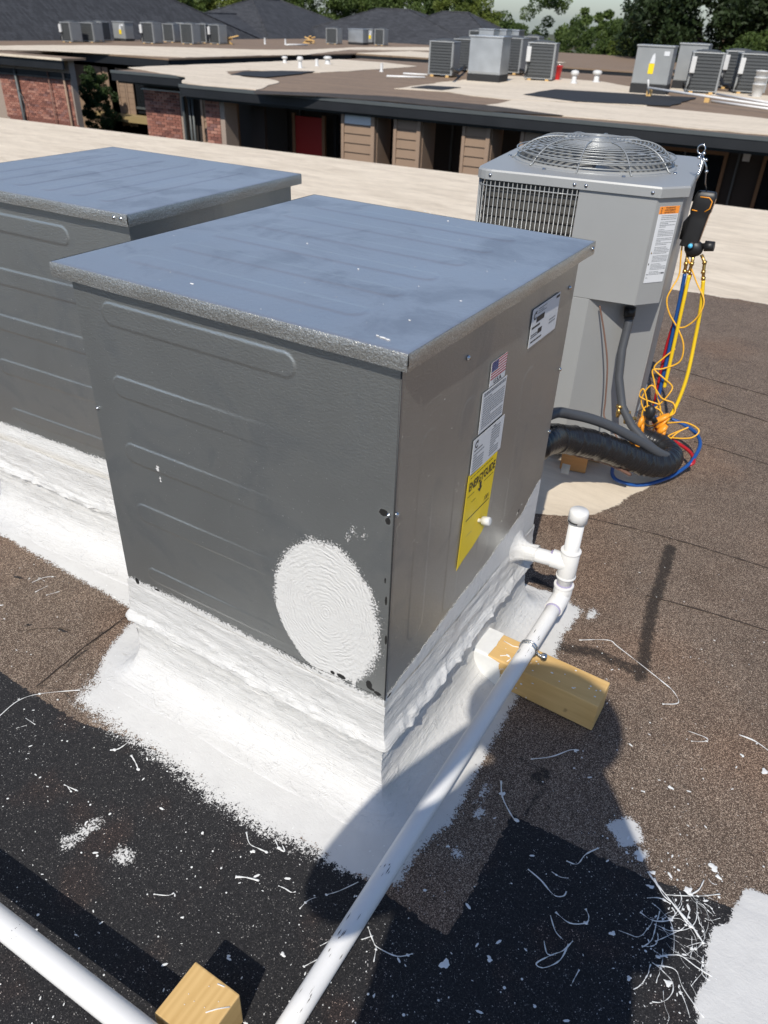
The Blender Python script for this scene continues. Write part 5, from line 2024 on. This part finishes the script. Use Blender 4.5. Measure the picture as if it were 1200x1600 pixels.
# ------------ shingled hip roofs
def hip(label, u0, u1, v0, v1, zt, r0, r1, along='v', z0=.0, ridge=None):
    """hip roof over rect; ridge from r0 to r1 along the axis"""
    h_ = thing('hip_roof_building', label, 'building', group='charcoal shingled hip roofs behind the flat roofs')
    if along == 'v':
        um = ridge if ridge is not None else (u0 + u1) / 2
        R0, R1 = B(um, r0, zt), B(um, r1, zt)
    else:
        vm = ridge if ridge is not None else (v0 + v1) / 2
        R0, R1 = B(r0, vm, zt), B(r1, vm, zt)
    c = [B(u0, v0, z0), B(u1, v0, z0), B(u1, v1, z0), B(u0, v1, z0)]
    b2_ = MB()
    if along == 'v':
        b2_.add(c + [R0, R1], [(0, 1, 4), (1, 2, 5, 4), (2, 3, 5), (3, 0, 4, 5)])
    else:
        b2_.add(c + [R0, R1], [(0, 1, 5, 4), (1, 2, 5), (2, 3, 4, 5), (3, 0, 4)])
    b2_.build('roof', M_SHING, h_)
    b2_ = MB()
    b2_.tube([R0, R1], .07, 6)
    for a_, q_ in ((0, R0), (1, R0 if along == 'v' else R1), (2, R1), (3, R1 if along == 'v' else R0)):
        b2_.tube([c[a_], q_], .06, 6)
    b2_.build('ridge_cap', M_SHING, h_)
    fbox(h_, 'wall', u0 + .4, u1 - .4, v0 + .4, v1 - .4, G0, z0 - .01, M_WALLD)
    return h_


hip('large charcoal hip roof filling the top left corner', -30, -19.4, -2, 30.6, 3.35, 5, 21.8, ridge=-24)
hip('low charcoal ridge roof between the two left hip roofs', -28, -19.45, 24, 38, 1.24, 26, 36, ridge=-24, z0=-.02)
hip('second charcoal hip roof, with a short high ridge', -30, -19.3, 31.5, 47.5, 2.2, 36.6, 39.8, ridge=-24, z0=-.04)
hip('charcoal hip roof in the middle, left of the twin peaks', -22.5, -7, 37.6, 46.4, 1.93, -17, -14.4, 'u', z0=-.03)
hip('charcoal hip roof in the middle, right one of the twin peaks', -16.2, -5.6, 37.8, 46.2, 1.90, -11.9, -9.9, 'u', z0=-.05)


# ------------------------------------------------------------------ far equipment
def unit_mesh(kind, w_, d_, h_):
    key = (kind, round(w_, 2), round(d_, 2), round(h_, 2))
    return key


GRP = 'air conditioning units on the far roofs'


def cond_unit(u_, v_, rz, w_, d_, h_, label, box=True, dome=True, z0=.09, m=M_FCAB, side=1, base_m=M_WOOD):
    o_ = thing('condenser_unit', label, 'condenser', B(u_, v_, 0), TH + rz, group=GRP)
    b_ = MB()
    b_.prism([(-w_ / 2 + .02, -d_ / 2 + .02), (w_ / 2 - .02, -d_ / 2 + .02), (w_ / 2 - .02, d_ / 2 - .02), (-w_ / 2 + .02, d_ / 2 - .02)], z0 + .02, z0 + h_ - .04)
    b_.build('coil', M_FCOIL, o_)
    for sx in (-1, 1):
        for sy in (-1, 1):
            b_ = MB()
            b_.box(sx * w_ / 2 - (.05 if sx > 0 else 0), sx * w_ / 2 + (.05 if sx < 0 else 0), sy * d_ / 2 - (.05 if sy > 0 else 0), sy * d_ / 2 + (.05 if sy < 0 else 0), z0, z0 + h_ - .035)
            b_.build('corner_post', m, o_)
    b_ = MB()
    b_.box(-w_ / 2 - .01, w_ / 2 + .01, -d_ / 2 - .01, d_ / 2 + .01, z0 + h_ - .034, z0 + h_)
    b_.build('top_panel', m, o_, bevel=.01)
    b_ = MB()
    b_.box(-w_ / 2 - .005, w_ / 2 + .005, -d_ / 2 - .005, d_ / 2 + .005, z0 - .03, z0)
    b_.build('base_pan', m, o_)
    b_ = MB()
    nl = int(h_ / .085)
    for i in range(nl):
        z_ = z0 + .03 + (h_ - .08) * (i + .5) / nl
        b_.box(-w_ / 2 + .052, w_ / 2 - .052, -d_ / 2 - .004, -d_ / 2 + .018, z_ - .006, z_ + .016)
        b_.box(-w_ / 2 - .004, -w_ / 2 + .018, -d_ / 2 + .052, d_ / 2 - .052, z_ - .006, z_ + .016)
        b_.box(w_ / 2 - .018, w_ / 2 + .004, -d_ / 2 + .052, d_ / 2 - .052, z_ - .006, z_ + .016)
    b_.build('louvers', M_FCOIL, o_)
    if side:
        b_ = MB()
        if side > 0: b_.box(w_ / 2 - .02, w_ / 2 + .008, -d_ / 2 + .05, d_ / 2 - .05, z0 + .02, z0 + h_ - .04)
        else: b_.box(-w_ / 2 - .008, -w_ / 2 + .02, -d_ / 2 + .05, d_ / 2 - .05, z0 + .02, z0 + h_ - .04)
        b_.build('service_panel', m, o_)
    if dome:
        b_ = MB()
        rr_ = min(w_, d_) * .44
        b_.lathe([(rr_, z0 + h_ + .002), (rr_ * .93, z0 + h_ + .035), (rr_ * .5, z0 + h_ + .06), (0, z0 + h_ + .065)], 20)
        b_.build('fan_guard', M_FCOIL, o_)
    if box:
        b_ = MB()
        b_.box(-w_ / 2 - .005, -w_ / 2 + .13, -d_ / 2 - .09, -d_ / 2 - .006, z0 + h_ * .45, z0 + h_ * .88)
        b_.build('electrical_box', M_WPL, o_, bevel=.01)
        b_ = MB()
        b_.tube([(-w_ / 2 + .06, -d_ / 2 - .05, z0 + h_ * .45), (-w_ / 2 + .08, -d_ / 2 - .08, z0 + h_ * .25), (-w_ / 2 + .02, -d_ / 2 - .10, z0 + .03)], .02, 6)
        b_.build('whip', M_BLACK, o_)
    b_ = MB()
    for sx in (-1, 1):
        b_.box(sx * w_ * .32 - .05, sx * w_ * .32 + .05, -d_ / 2 - .03, d_ / 2 + .03, 0, z0 - .032)
    b_.build('sleeper', base_m, o_)
    return o_


def far_cab(u_, v_, rz, w_, d_, h_, label, yellow=None, base=M_FBLK, z0=.18, m=M_FGALV):
    o_ = thing('air_handler_cabinet', label, 'cabinet', B(u_, v_, 0), TH + rz, group=GRP)
    b_ = MB()
    b_.box(-w_ / 2, w_ / 2, -d_ / 2, d_ / 2, z0, z0 + h_)
    b_.build('body', m, o_, bevel=.008)
    b_ = MB()
    b_.box(-w_ / 2 - .025, w_ / 2 + .025, -d_ / 2 - .025, d_ / 2 + .025, z0 + h_, z0 + h_ + .04)
    b_.build('lid', m, o_, bevel=.008)
    b_ = MB()
    b_.box(-w_ / 2 - .01, w_ / 2 + .01, -d_ / 2 - .01, d_ / 2 + .01, .0, z0 - .002)
    b_.build('curb', base, o_)
    b_ = MB()
    b_.box(-w_ / 2 + .03, w_ / 2 - .03, -d_ / 2 - .006, -d_ / 2 - .001, z0 + .02, z0 + .06)
    b_.build('bottom_rail', M_FCAB, o_)
    if yellow is not None:
        x = yellow
        b_ = MB()
        b_.box(x - .07, x + .07, -d_ / 2 - .008, -d_ / 2 - .003, z0 + h_ * .28, z0 + h_ * .56)
        b_.build('label', M_LYEL, o_, label='yellow lower label')
        b_ = MB()
        b_.prism([(-.06, 0), (.07, 0), (.06, .15), (.03, .24), (-.02, .18)], 0, .004, tf=lambda a_, c_, q_: (x + a_, -d_ / 2 - .004 - q_, z0 + h_ * .565 + c_))
        b_.build('label', M_PAPER, o_, label='white upper label')
        b_ = MB()
        b_.box(w_ / 2 - .22, w_ / 2 - .08, -d_ / 2 - .008, -d_ / 2 - .003, z0 + h_ * .78, z0 + h_ * .90)
        b_.build('label', M_PAPER, o_)
    return o_


def B2(px, py):
    return W2B(gp(px, py))


# middle group
u_, v_ = B2(683, 120); cond_unit(u_ + .05, v_ + .35, .10, .78, .74, .86, 'grey condenser standing alone at the left of the middle group', box=False)
u_, v_ = B2(722, 112); cond_unit(u_, v_ + .4, .0, .8, .8, .88, 'condenser half hidden behind the shiny cabinet of the middle group', box=False)
u_, v_ = B2(751, 128); far_cab(u_ + .05, v_ + .4, .05, .98, .85, .92, 'shiny galvanised cabinet on a dark stand, the widest of the middle group', z0=.20)
u_, v_ = B2(790, 116); cond_unit(u_, v_ + .4, .0, .95, .8, .98, 'dark sided condenser right behind the shiny cabinet', box=False)
for i, (px, lb) in enumerate(((763, 'pale metal cabinet in the back row, leftmost of three'), (782, 'pale metal cabinet in the back row, middle of three'), (801, 'pale metal cabinet in the back row, rightmost of three'))):
    u_, v_ = B2(px, 100)
    far_cab(u_, v_ - .2, .0, .62, .7, 1.05, lb, z0=.15)
u_, v_ = B2(741, 96); cond_unit(u_, v_, .0, .5, .5, 1.05, 'small dark condenser in the back row beside the pale cabinets', box=False)
u_, v_ = B2(836, 126); cond_unit(u_ + .05, v_ + .3, .16, .86, .80, .93, 'grey condenser with white boxes at the right of the middle group', box=True)
u_, v_ = B2(822, 108); cond_unit(u_, v_ + .5, .0, .6, .6, .98, 'dark condenser hidden behind the one with white boxes', box=False)
# right group
u_, v_ = B2(1006, 147); far_cab(u_ + .05, v_ + .45, .05, .94, .85, .86, 'grey cabinet on a black curb with white and yellow label, left of the right group', yellow=-.02, z0=.24, m=M_FCAB)
u_, v_ = B2(1010, 128); cond_unit(u_ + .1, v_ + .5, 0, .78, .74, .86, 'condenser peeping out behind the cabinet on the black curb', box=False)
u_, v_ = B2(1062, 140); far_cab(u_ + .1, v_ + .6, .05, .80, .80, .92, 'grey cabinet partly hidden behind a condenser in the right group', yellow=.18, z0=.22, m=M_FCAB)
u_, v_ = B2(1088, 146); cond_unit(u_ + .05, v_ + .25, .18, .84, .80, .92, 'louvered condenser in the middle of the right group', box=True, side=0)
u_, v_ = B2(1072, 130); cond_unit(u_, v_ + .9, 0, .80, .80, 1.0, 'condenser top showing above the half hidden grey cabinet', box=False)
u_, v_ = B2(1132, 140); cond_unit(u_ + .1, v_ + .8, .15, .80, .80, .93, 'louvered condenser second from the right, set back', box=True, side=0)
u_, v_ = B2(1158, 147); cond_unit(u_ + .1, v_ + .4, .22, .86, .80, .92, 'rightmost louvered condenser beside the white buckets', box=True, side=0)
# left row
for i, (px, py, w_, h_, kd, lb) in enumerate(((106, 66, .62, .72, 'c', 'leftmost condenser of the left row, with white side box'), (138, 66, .80, .72, 'c', 'second condenser of the left row, pale and broad'), (152, 64, .70, .74, 'c2', 'dark condenser joined behind the second of the left row'),
                                              (188, 64, .78, .74, 'y', 'grey cabinet with yellow label, third in the left row'), (232, 68, .74, .80, 'c', 'condenser with white side box in the middle of the left row'), (264, 66, .66, .74, 'c', 'condenser just left of the small yellow-labelled cabinet'),
                                              (281, 64, .60, .74, 'y', 'small cabinet with yellow label between two condensers'), (293, 69, .72, .80, 'c', 'slightly turned condenser in front of a dark one'), (315, 67, .60, .78, 'c2', 'dark condenser second from the right of the left row'), (336, 69, .66, .78, 'c', 'last condenser at the right end of the left row, by the wood scraps'),
                                              (518, 69, .74, .74, 'c', 'condenser alone left of the shiny low cabinet far back'), (556, 70, 1.0, .76, 'g', 'wide shiny cabinet far back before the shingled roof'), (576, 69, .5, .72, 'y', 'small cabinet with yellow label far back before the shingled roof'), (592, 71, .62, .78, 'c', 'condenser at the right end of the far back group'))):
    u_, v_ = B2(px, py)
    if kd == 'y': far_cab(u_, v_ + .3, 0, w_, .6, h_ - .05, lb, yellow=.08, z0=.10, m=M_FCAB)
    elif kd == 'g': far_cab(u_, v_ + .3, 0, w_, .7, h_ - .1, lb, z0=.12)
    else: cond_unit(u_, v_ + .3, .05 * (i % 3), w_, .66, h_, lb, box=(kd == 'c' and i in (0, 4, 9)), z0=.06, side=(1 if kd == 'c' else 0))


def vent(px, py, h_, r_, label, cap=True, m=M_WPL):
    p = gp(px, py)
    o_ = thing('roof_vent', label, 'vent', p, group='vent pipes on the far roofs')
    b_ = MB()
    b_.lathe([(r_ * 1.4, 0), (r_ * 1.1, .03), (r_ * .85, .05), (r_ * .85, h_)], 12)
    b_.build('pipe', m, o_)
    if cap:
        b_ = MB()
        b_.lathe([(r_, h_ * .62), (r_ * 1.35, h_ * .68), (r_ * 1.5, h_ * .82), (r_ * 1.2, h_ * .96), (0, h_ * 1.02)], 12)
        b_.build('cap', m, o_)
    return o_


vent(896, 131, .36, .085, 'white capped roof vent right of the red bucket')
vent(931, 129, .34, .10, 'round white roof vent second to the right of the red bucket')
vent(445, 99, .22, .07, 'small white vent, leftmost of four on the cream roof')
vent(469, 107, .34, .07, 'taller white vent, second of four on the cream roof')
vent(495, 104, .22, .06, 'small pale vent, third of four on the cream roof', False)
vent(512, 101, .26, .10, 'round white vent, rightmost of four on the cream roof')
vent(596, 112, .24, .05, 'small white pipe vent in the middle of the brown roof', False)
vent(165, 63, .30, .10, 'short grey vent between condensers of the left row', True, M_FGALV)
vent(414, 69, .30, .05, 'thin white pipe vent on the far brown roof, left one', False)
vent(446, 70, .28, .05, 'thin white pipe vent on the far brown roof, right one', False)
# red bucket, white bucket
p = gp(867, 125)
o_ = thing('bucket', 'red plastic bucket beside the right condenser of the middle group', 'bucket', p)
b_ = MB(); b_.lathe([(.14, 0), (.19, .38), (.20, .38), (.20, .40), (.18, .40), (.135, .02), (0, .02)], 18); b_.build('pail', M_RBK, o_)
b_ = MB(); b_.tube([(.16 * math.cos(q), 0, .34 + .13 * math.sin(q)) for q in np.linspace(0, PI, 12)], .006, 5); b_.build('handle', M_CHROME, o_)
p = gp(1181, 152)
o_ = thing('bucket', 'stack of white plastic buckets at the right edge', 'bucket', p)
for k in range(3):
    b_ = MB(); b_.lathe([(.13, k * .16), (.16, .3 + k * .16), (.175, .3 + k * .16), (.175, .33 + k * .16), (.0, .34 + k * .16)], 18); b_.build('pail', M_WPL, o_)
# PVC runs and blocks on building B's roof
def far_pipe(p0, p1, z0, z1, r_, label):
    b_ = MB()
    b_.tube([gp(*p0, z0), gp(*p1, z1)], r_, 8)
    return prop(b_.build('plastic_pipe', M_PVC), label, 'pipe', 'white pipes on the far roof')


far_pipe((1012, 137), (1215, 167), .22, .16, .028, 'long white pipe on blocks crossing in front of the right group')
far_pipe((1120, 147), (1215, 163), .10, .10, .028, 'shorter white pipe lying behind the long one at the right edge')
far_pipe((1112, 158), (1215, 172), .03, .03, .028, 'white pipe lying flat on the roof below the long one')
far_pipe((604, 119), (664, 121), .03, .03, .03, 'white pipe lying left of the lone middle condenser')
far_pipe((630, 115), (668, 117), .03, .03, .03, 'short white pipe lying just behind another beside the lone condenser')
far_pipe((448, 70), (480, 70), .05, .05, .04, 'short white pipe lying on the far brown roof')
far_pipe((1013, 147), (1013, 125), .10, .42, .022, 'short upright white pipe at the start of the long pipe run')
for (px, py, lb) in ((1013, 152, 'wood block under the start of the long white pipe'), (1104, 160, 'wood block midway under the long white pipe')):
    p = gp(px, py)
    wood_block('wood_block', [(p.x - .06, p.y - .06), (p.x + .06, p.y - .06), (p.x + .06, p.y + .06), (p.x - .06, p.y + .06)], .18, 0, M_WOOD, lb, 'lumber blocks on the far roof')
# insulated lines between far units
for (a_, c_, lb) in (((1050, 118), (1075, 140), 'black line bundle between cabinet and condenser of the right group'), ((1120, 128), (1140, 140), 'black line bundle low between the two rightmost condensers'), ((705, 118), (728, 106), 'black line bundle right of the lone middle condenser'), ((800, 100), (822, 118), 'black line bundle arching to the condenser with white boxes')):
    b_ = MB()
    q0 = gp(a_[0], a_[1] + 12)
    q1 = gp(c_[0], c_[1] + 4)
    q0.z = .35
    q1.z = .08
    b_.tube(spline([q0, q0.lerp(q1, .4) + Vector((0, 0, -.08)), q1.lerp(q0, .2) + Vector((0, 0, .03)), q1], 6), .05, 8)
    prop(b_.build('line_set', M_BLACK), lb, 'line set', 'black line bundles on the far roofs')
# scrap lumber
for (px, py, lb) in ((357, 69, 'pile of lumber scraps at the right end of the left row'), (482, 68, 'pile of lumber scraps on the far brown roof')):
    p = gp(px, py)
    o_ = thing('lumber_pile', lb, 'lumber', p)
    for k in range(7):
        b_ = MB()
        b_.box(-.35, .35, -.04, .04, 0, .05)
        q = b_.build('board', M_WOOD, o_)
        q.location = (U(-.25, .25), U(-.2, .2), .05 * k)
        q.rotation_euler = (U(-.1, .1), U(-.35, .35), U(-.8, .8))
# flag pole
b_ = MB()
p = gp(559, 75)
b_.tube([B(-26, 62, G0), B(-26, 62, 9)], [.14, .10], 10)
prop(b_.build('pole', M_WPL), 'slim white pole rising behind the shingled roofs', 'pole')


# ------------------------------------------------------------------ trees
def crown_mesh(seed, rx, ry, rz, n, leaf, m, clumps=60):
    r2 = np.random.default_rng(seed)
    cc = r2.normal(size=(clumps, 3))
    cc /= np.linalg.norm(cc, axis=1)[:, None]
    rad = r2.uniform(.35, 1.0, clumps) ** .6
    cc *= rad[:, None] * np.array([rx, ry, rz])
    size = r2.uniform(.10, .24, clumps) * (rx + ry + rz) / 3
    idx = r2.integers(0, clumps, n)
    d = r2.normal(size=(n, 3))
    d /= np.linalg.norm(d, axis=1)[:, None]
    p = cc[idx] + d * (size[idx] * r2.uniform(.3, 1.05, n) ** .5)[:, None] * np.array([1, 1, .8])
    t1 = r2.normal(size=(n, 3)); t1 /= np.linalg.norm(t1, axis=1)[:, None]
    t2 = np.cross(t1, r2.normal(size=(n, 3))); t2 /= np.linalg.norm(t2, axis=1)[:, None]
    s_ = leaf * r2.uniform(.5, 1.3, n)
    v = np.stack([p + t1 * s_[:, None], p + t2 * (s_ * .45)[:, None], p - t1 * s_[:, None], p - t2 * (s_ * .45)[:, None]], 1).reshape(-1, 3)
    me = D.meshes.new('crown')
    me.vertices.add(n * 4)
    me.vertices.foreach_set('co', v.reshape(-1).astype(np.float32))
    me.loops.add(n * 4)
    me.loops.foreach_set('vertex_index', np.arange(n * 4, dtype=np.int32))
    me.polygons.add(n)
    me.polygons.foreach_set('loop_start', (np.arange(n) * 4).astype(np.int32))
    me.polygons.foreach_set('loop_total', np.full(n, 4, np.int32))
    tone = np.clip(r2.uniform(0, 1, clumps)[idx] * .6 + r2.uniform(0, .5, n), 0, 1)
    at = me.attributes.new('tone', 'FLOAT', 'POINT')
    at.data.foreach_set('value', np.repeat(tone, 4).astype(np.float32))
    me.materials.append(m)
    me.update()
    me.validate()
    return me


def trunk_mesh(seed, h_, r_, rx):
    rnd_ = random.Random(seed)
    b_ = MB()
    b_.tube([(0, 0, 0), (.1, 0, h_ * .3), (0, .1, h_ * .6), (.05, 0, h_ * .95)], [r_, r_ * .8, r_ * .55, r_ * .2], 8)
    for k in range(7):
        z_ = h_ * rnd_.uniform(.35, .8)
        q = rnd_.uniform(0, 6.28)
        L_ = rx * rnd_.uniform(.5, .9)
        b_.tube([(0, 0, z_), (L_ * .5 * math.cos(q), L_ * .5 * math.sin(q), z_ + L_ * .3), (L_ * math.cos(q), L_ * math.sin(q), z_ + L_ * .5)], [r_ * .4, r_ * .25, r_ * .06], 6)
    return b_.mesh('trunk', M_BARK)


M_L1 = m_leaf('dark_evergreen_leaf', (.008, .016, .006), (.034, .056, .016))
M_L2 = m_leaf('mid_green_leaf', (.030, .055, .012), (.095, .135, .030))
M_L3 = m_leaf('yellow_green_leaf', (.060, .085, .014), (.155, .190, .035))
CRN = {'dark': crown_mesh(1, 5.6, 5.0, 4.8, 70000, .15, M_L1, 190), 'mid': crown_mesh(2, 4.6, 4.4, 3.6, 36000, .14, M_L2, 110),
      'yel': crown_mesh(3, 3.4, 3.2, 2.8, 26000, .11, M_L3, 90), 'loose': crown_mesh(4, 3.8, 3.6, 4.2, 12000, .13, M_L2, 44), 'far': crown_mesh(5, 6, 6, 4.5, 12000, .30, M_L2, 60)}
TR = {k: trunk_mesh(i + 3, 8, .28, 4) for i, k in enumerate(CRN)}


def tree(kind, u_, v_, zc, s_, rz, label, grp='trees behind the roofs', sz=1.0):
    t_ = thing('tree', label, 'tree', B(u_, v_, G0), rz, grp)
    c = put('crown', CRN[kind], t_)
    c.location = (0, 0, zc - G0)
    c.scale = (s_, s_, s_ * sz)
    k = put('trunk', TR[kind], t_)
    k.scale = (s_, s_, (zc - G0) / 8.0)
    return t_


tree('dark', 7.6, 37, 2.5, 1.0, .3, 'big dark evergreen tree at the right, the left one of the large crowns')
tree('dark', 14.2, 35, 2.2, 1.08, 2.1, 'big dark evergreen tree at the right, between two others')
tree('dark', 21.5, 36, 2.6, 1.1, 4.0, 'big dark evergreen tree at the far right edge')
tree('mid', 11.0, 31.0, -.9, .72, .9, 'lower dark green tree in front of the big crowns at right')
tree('mid', 17.5, 30.6, -1.2, .75, 2.9, 'low green tree right behind the rightmost condensers')
tree('yel', 2.6, 42, -.6, .80, 1.0, 'bright green bushy tree just right of the middle condensers')
tree('mid', -2.2, 62, -.8, .82, .5, 'mid green tree behind the twin shingled peaks at their right')
tree('loose', -9.8, 62, .6, .95, 1.5, 'thin crowned tree with sky showing through, above the twin peaks')
tree('yel', -15.5, 55, 1.1, .95, 2.5, 'yellow-green tree behind the gap of the shingled peaks')
tree('mid', -24, 60, 1.2, 1.05, .2, 'mid green tree left of the white pole')
tree('mid', -30, 56, 1.4, 1.0, 1.4, 'mid green tree above the second hip roof')
tree('yel', -35, 48, 1.8, 1.1, 2.2, 'yellow-green tree behind the low ridge, right part')
tree('mid', -37, 40, 2.2, 1.1, 3.3, 'mid green tree behind the low ridge roof')
tree('yel', -39, 33, 2.0, 1.0, 4.1, 'yellow-green tree behind the large left hip roof')
tree('mid', -42, 22, 3.0, 1.1, 5.0, 'green tree at the far left behind the big hip roof')
tree('far', -6, 105, -2.4, 1.0, .4, 'far tree in the hazy line right of the thin crowned tree')
tree('far', 5, 112, -2.1, 1.0, 1.4, 'far tree in the middle of the hazy line')
tree('far', 16, 118, -1.7, 1.05, 2.4, 'far tree of the hazy line nearest the big dark crowns')
tree('far', -18, 110, -1.4, 1.1, 3.4, 'far tree of the hazy line above the shingled peaks')
tree('far', -34, 105, -1.0, 1.1, 4.4, 'far tree of the hazy line behind the white pole')
tree('far', 28, 120, -1.4, 1.1, 1.1, 'far tree mostly hidden behind the big dark crowns')
# the bush in the recess between A and C, and a leafy sapling
t_ = thing('shrub', 'dark leafy shrub climbing in the recess beside the far left brick wall', 'shrub', B(-9.75, 6.9, G0), .3)
c = put('foliage', crown_mesh(9, .62, .6, 1.7, 22000, .045, m_leaf('shrub_leaf', (.012, .026, .008), (.05, .085, .022)), 90), t_)
c.location = (-.1, 0, 3.9)
k = put('stem', TR['loose'], t_)
k.scale = (.3, .3, .5)

# ================================================================== the photographer (casts the shadow in the picture)
M_SHIRT = flat('dark_work_shirt', (.05, .07, .12), .8)
M_TROU = flat('denim', (.04, .05, .08), .85)
M_SKIN = flat('skin', (.45, .27, .19), .5)
M_HAT = flat('straw_hat', (.45, .36, .22), .8)


def skin_body(name, verts, edges, radii, m, parent, root=0, sub=2):
    me = D.meshes.new(name)
    me.from_pydata(verts, edges, [])
    me.materials.append(m)
    o_ = D.objects.new(name, me)
    COL.objects.link(o_)
    o_.parent = parent
    sm = o_.modifiers.new('skin', 'SKIN')
    for i, r_ in enumerate(radii):
        r_ = r_ if isinstance(r_, tuple) else (r_, r_)
        me.skin_vertices[0].data[i].radius = r_
        me.skin_vertices[0].data[i].use_root = (i == root)
    sm.use_smooth_shade = True
    sb = o_.modifiers.new('sub', 'SUBSURF')
    sb.levels = sub
    sb.render_levels = sub
    return o_


pr_ = thing('person', 'person in a wide hat holding up a phone behind the viewpoint', 'person', (0, 0, 0))
PL = Vector((.50, -1.02, 1.45))
V_ = [(.57, -1.22, .98), (.61, -1.22, 1.15), (.64, -1.24, 1.29), (.65, -1.25, 1.50), (.645, -1.235, 1.60), (.655, -1.215, 1.70), (.655, -1.20, 1.76),
      (.44, -1.32, 1.31), (.29, -1.38, 1.17), (.345, -1.22, 1.31), (.465, -1.045, 1.475),
      (.83, -1.21, 1.46), (.90, -1.08, 1.13), (.74, -1.02, 1.42), (.665, -.985, 1.475),
      (.52, -1.29, .90), (.50, -1.28, .50), (.50, -1.32, .09), (.48, -1.20, .04),
      (.72, -1.23, .90), (.76, -1.20, .50), (.78, -1.24, .09), (.74, -1.12, .04)]
E_ = [(0, 1), (1, 2), (2, 3), (3, 4), (4, 5), (5, 6), (3, 7), (7, 8), (8, 9), (9, 10), (3, 11), (11, 12), (12, 13), (13, 14), (0, 15), (15, 16), (16, 17), (17, 18), (0, 19), (19, 20), (20, 21), (21, 22)]
R_ = [.20, .21, .185, .085, .055, .085, .075, .095, .075, .050, .032, .095, .085, .055, .032, .105, .062, .045, .045, .095, .062, .045, .045]
body = skin_body('body', V_, E_, R_, M_SHIRT, pr_)
mb = MB()
mb.ellip((.79, -1.11, 1.03), .10, .09, .17, 14, 10)  # bulge added at the hip to widen the figure's cast shadow
mb.build('shadow_bulge', M_BLACK, pr_)
mb = MB()
mb.lathe([(.205, 1.752), (.20, 1.758), (.12, 1.775), (.105, 1.785), (.10, 1.86), (.07, 1.885), (0, 1.89)], 28, (.655, -1.205, 0))
mb.lathe([(.205, 1.752), (.10, 1.760), (0, 1.76)], 28, (.655, -1.205, 0))
mb.build('hat', M_HAT, pr_)
mb = MB()
hc = Vector((.652, -1.21, 1.69))
fd = Vector((-.42, .9, -.1)).normalized()
sdv = Vector((fd.y, -fd.x, 0)).normalized()
mb.ellip(hc, .082, .098, .112, 16, 10)
mb.ellip(hc + fd * .098 + Vector((0, 0, -.012)), .013, .016, .022, 8, 6)
mb.tube([hc + fd * .088 + sdv * .022 + Vector((0, 0, -.055)), hc + fd * .094 + Vector((0, 0, -.055)), hc + fd * .088 - sdv * .022 + Vector((0, 0, -.055))], .005, 6)
for s_ in (-1, 1):
    mb.ellip(hc + fd * .084 + sdv * .032 * s_ + Vector((0, 0, .012)), .011, .011, .008, 8, 6)
    mb.ellip(hc + sdv * .083 * s_, .018, .016, .032, 8, 6)
mb.build('face', M_SKIN, pr_)
# hands with five fingers closing on the phone's edges, all behind the lens
ph_c = CP - CF * .022 - CU * .055 - CR * .0
for s_, wr in ((-1, Vector(V_[10])), (1, Vector(V_[14]))):
    edge_p = ph_c + CR * (.040 * s_) - CF * .012 - CU * .02
    palm = edge_p + CR * (.022 * s_) - CU * .03 - CF * .022
    vs_ = [wr, palm.lerp(wr, .4), palm]
    es_ = [(0, 1), (1, 2)]
    rs_ = [.026, .028, .026]
    for k in range(4):
        kb_ = palm + CU * (.012 + .020 * k - .03) + CR * (.004 * s_)
        ka = kb_ + CU * .012 + CR * (.012 * s_) - CF * (-.012)
        kc = edge_p + CU * (.020 * k - .02) + CR * (.004 * s_) - CF * .002
        i0 = len(vs_)
        vs_ += [kb_, ka, kc]
        es_ += [(2, i0), (i0, i0 + 1), (i0 + 1, i0 + 2)]
        rs_ += [.010, .009, .0075]
    i0 = len(vs_)
    vs_ += [palm - CF * .012 + CU * .01, edge_p - CR * (.014 * s_) - CF * .012 + CU * .03]
    es_ += [(2, i0), (i0, i0 + 1)]
    rs_ += [.012, .009]
    skin_body('hand', [tuple(v) for v in vs_], es_, rs_, M_SKIN, pr_, 2, 1)
phn = thing('phone', 'dark smartphone held up at the viewpoint', 'phone')
mb = MB()


def pt_(x, y, z):
    return ph_c + CR * x + CU * y - CF * z


mb.box(-.036, .036, -.075, .075, 0, .008, tf=pt_)
mb.build('phone_body', M_BLACK, phn, bevel=.002)
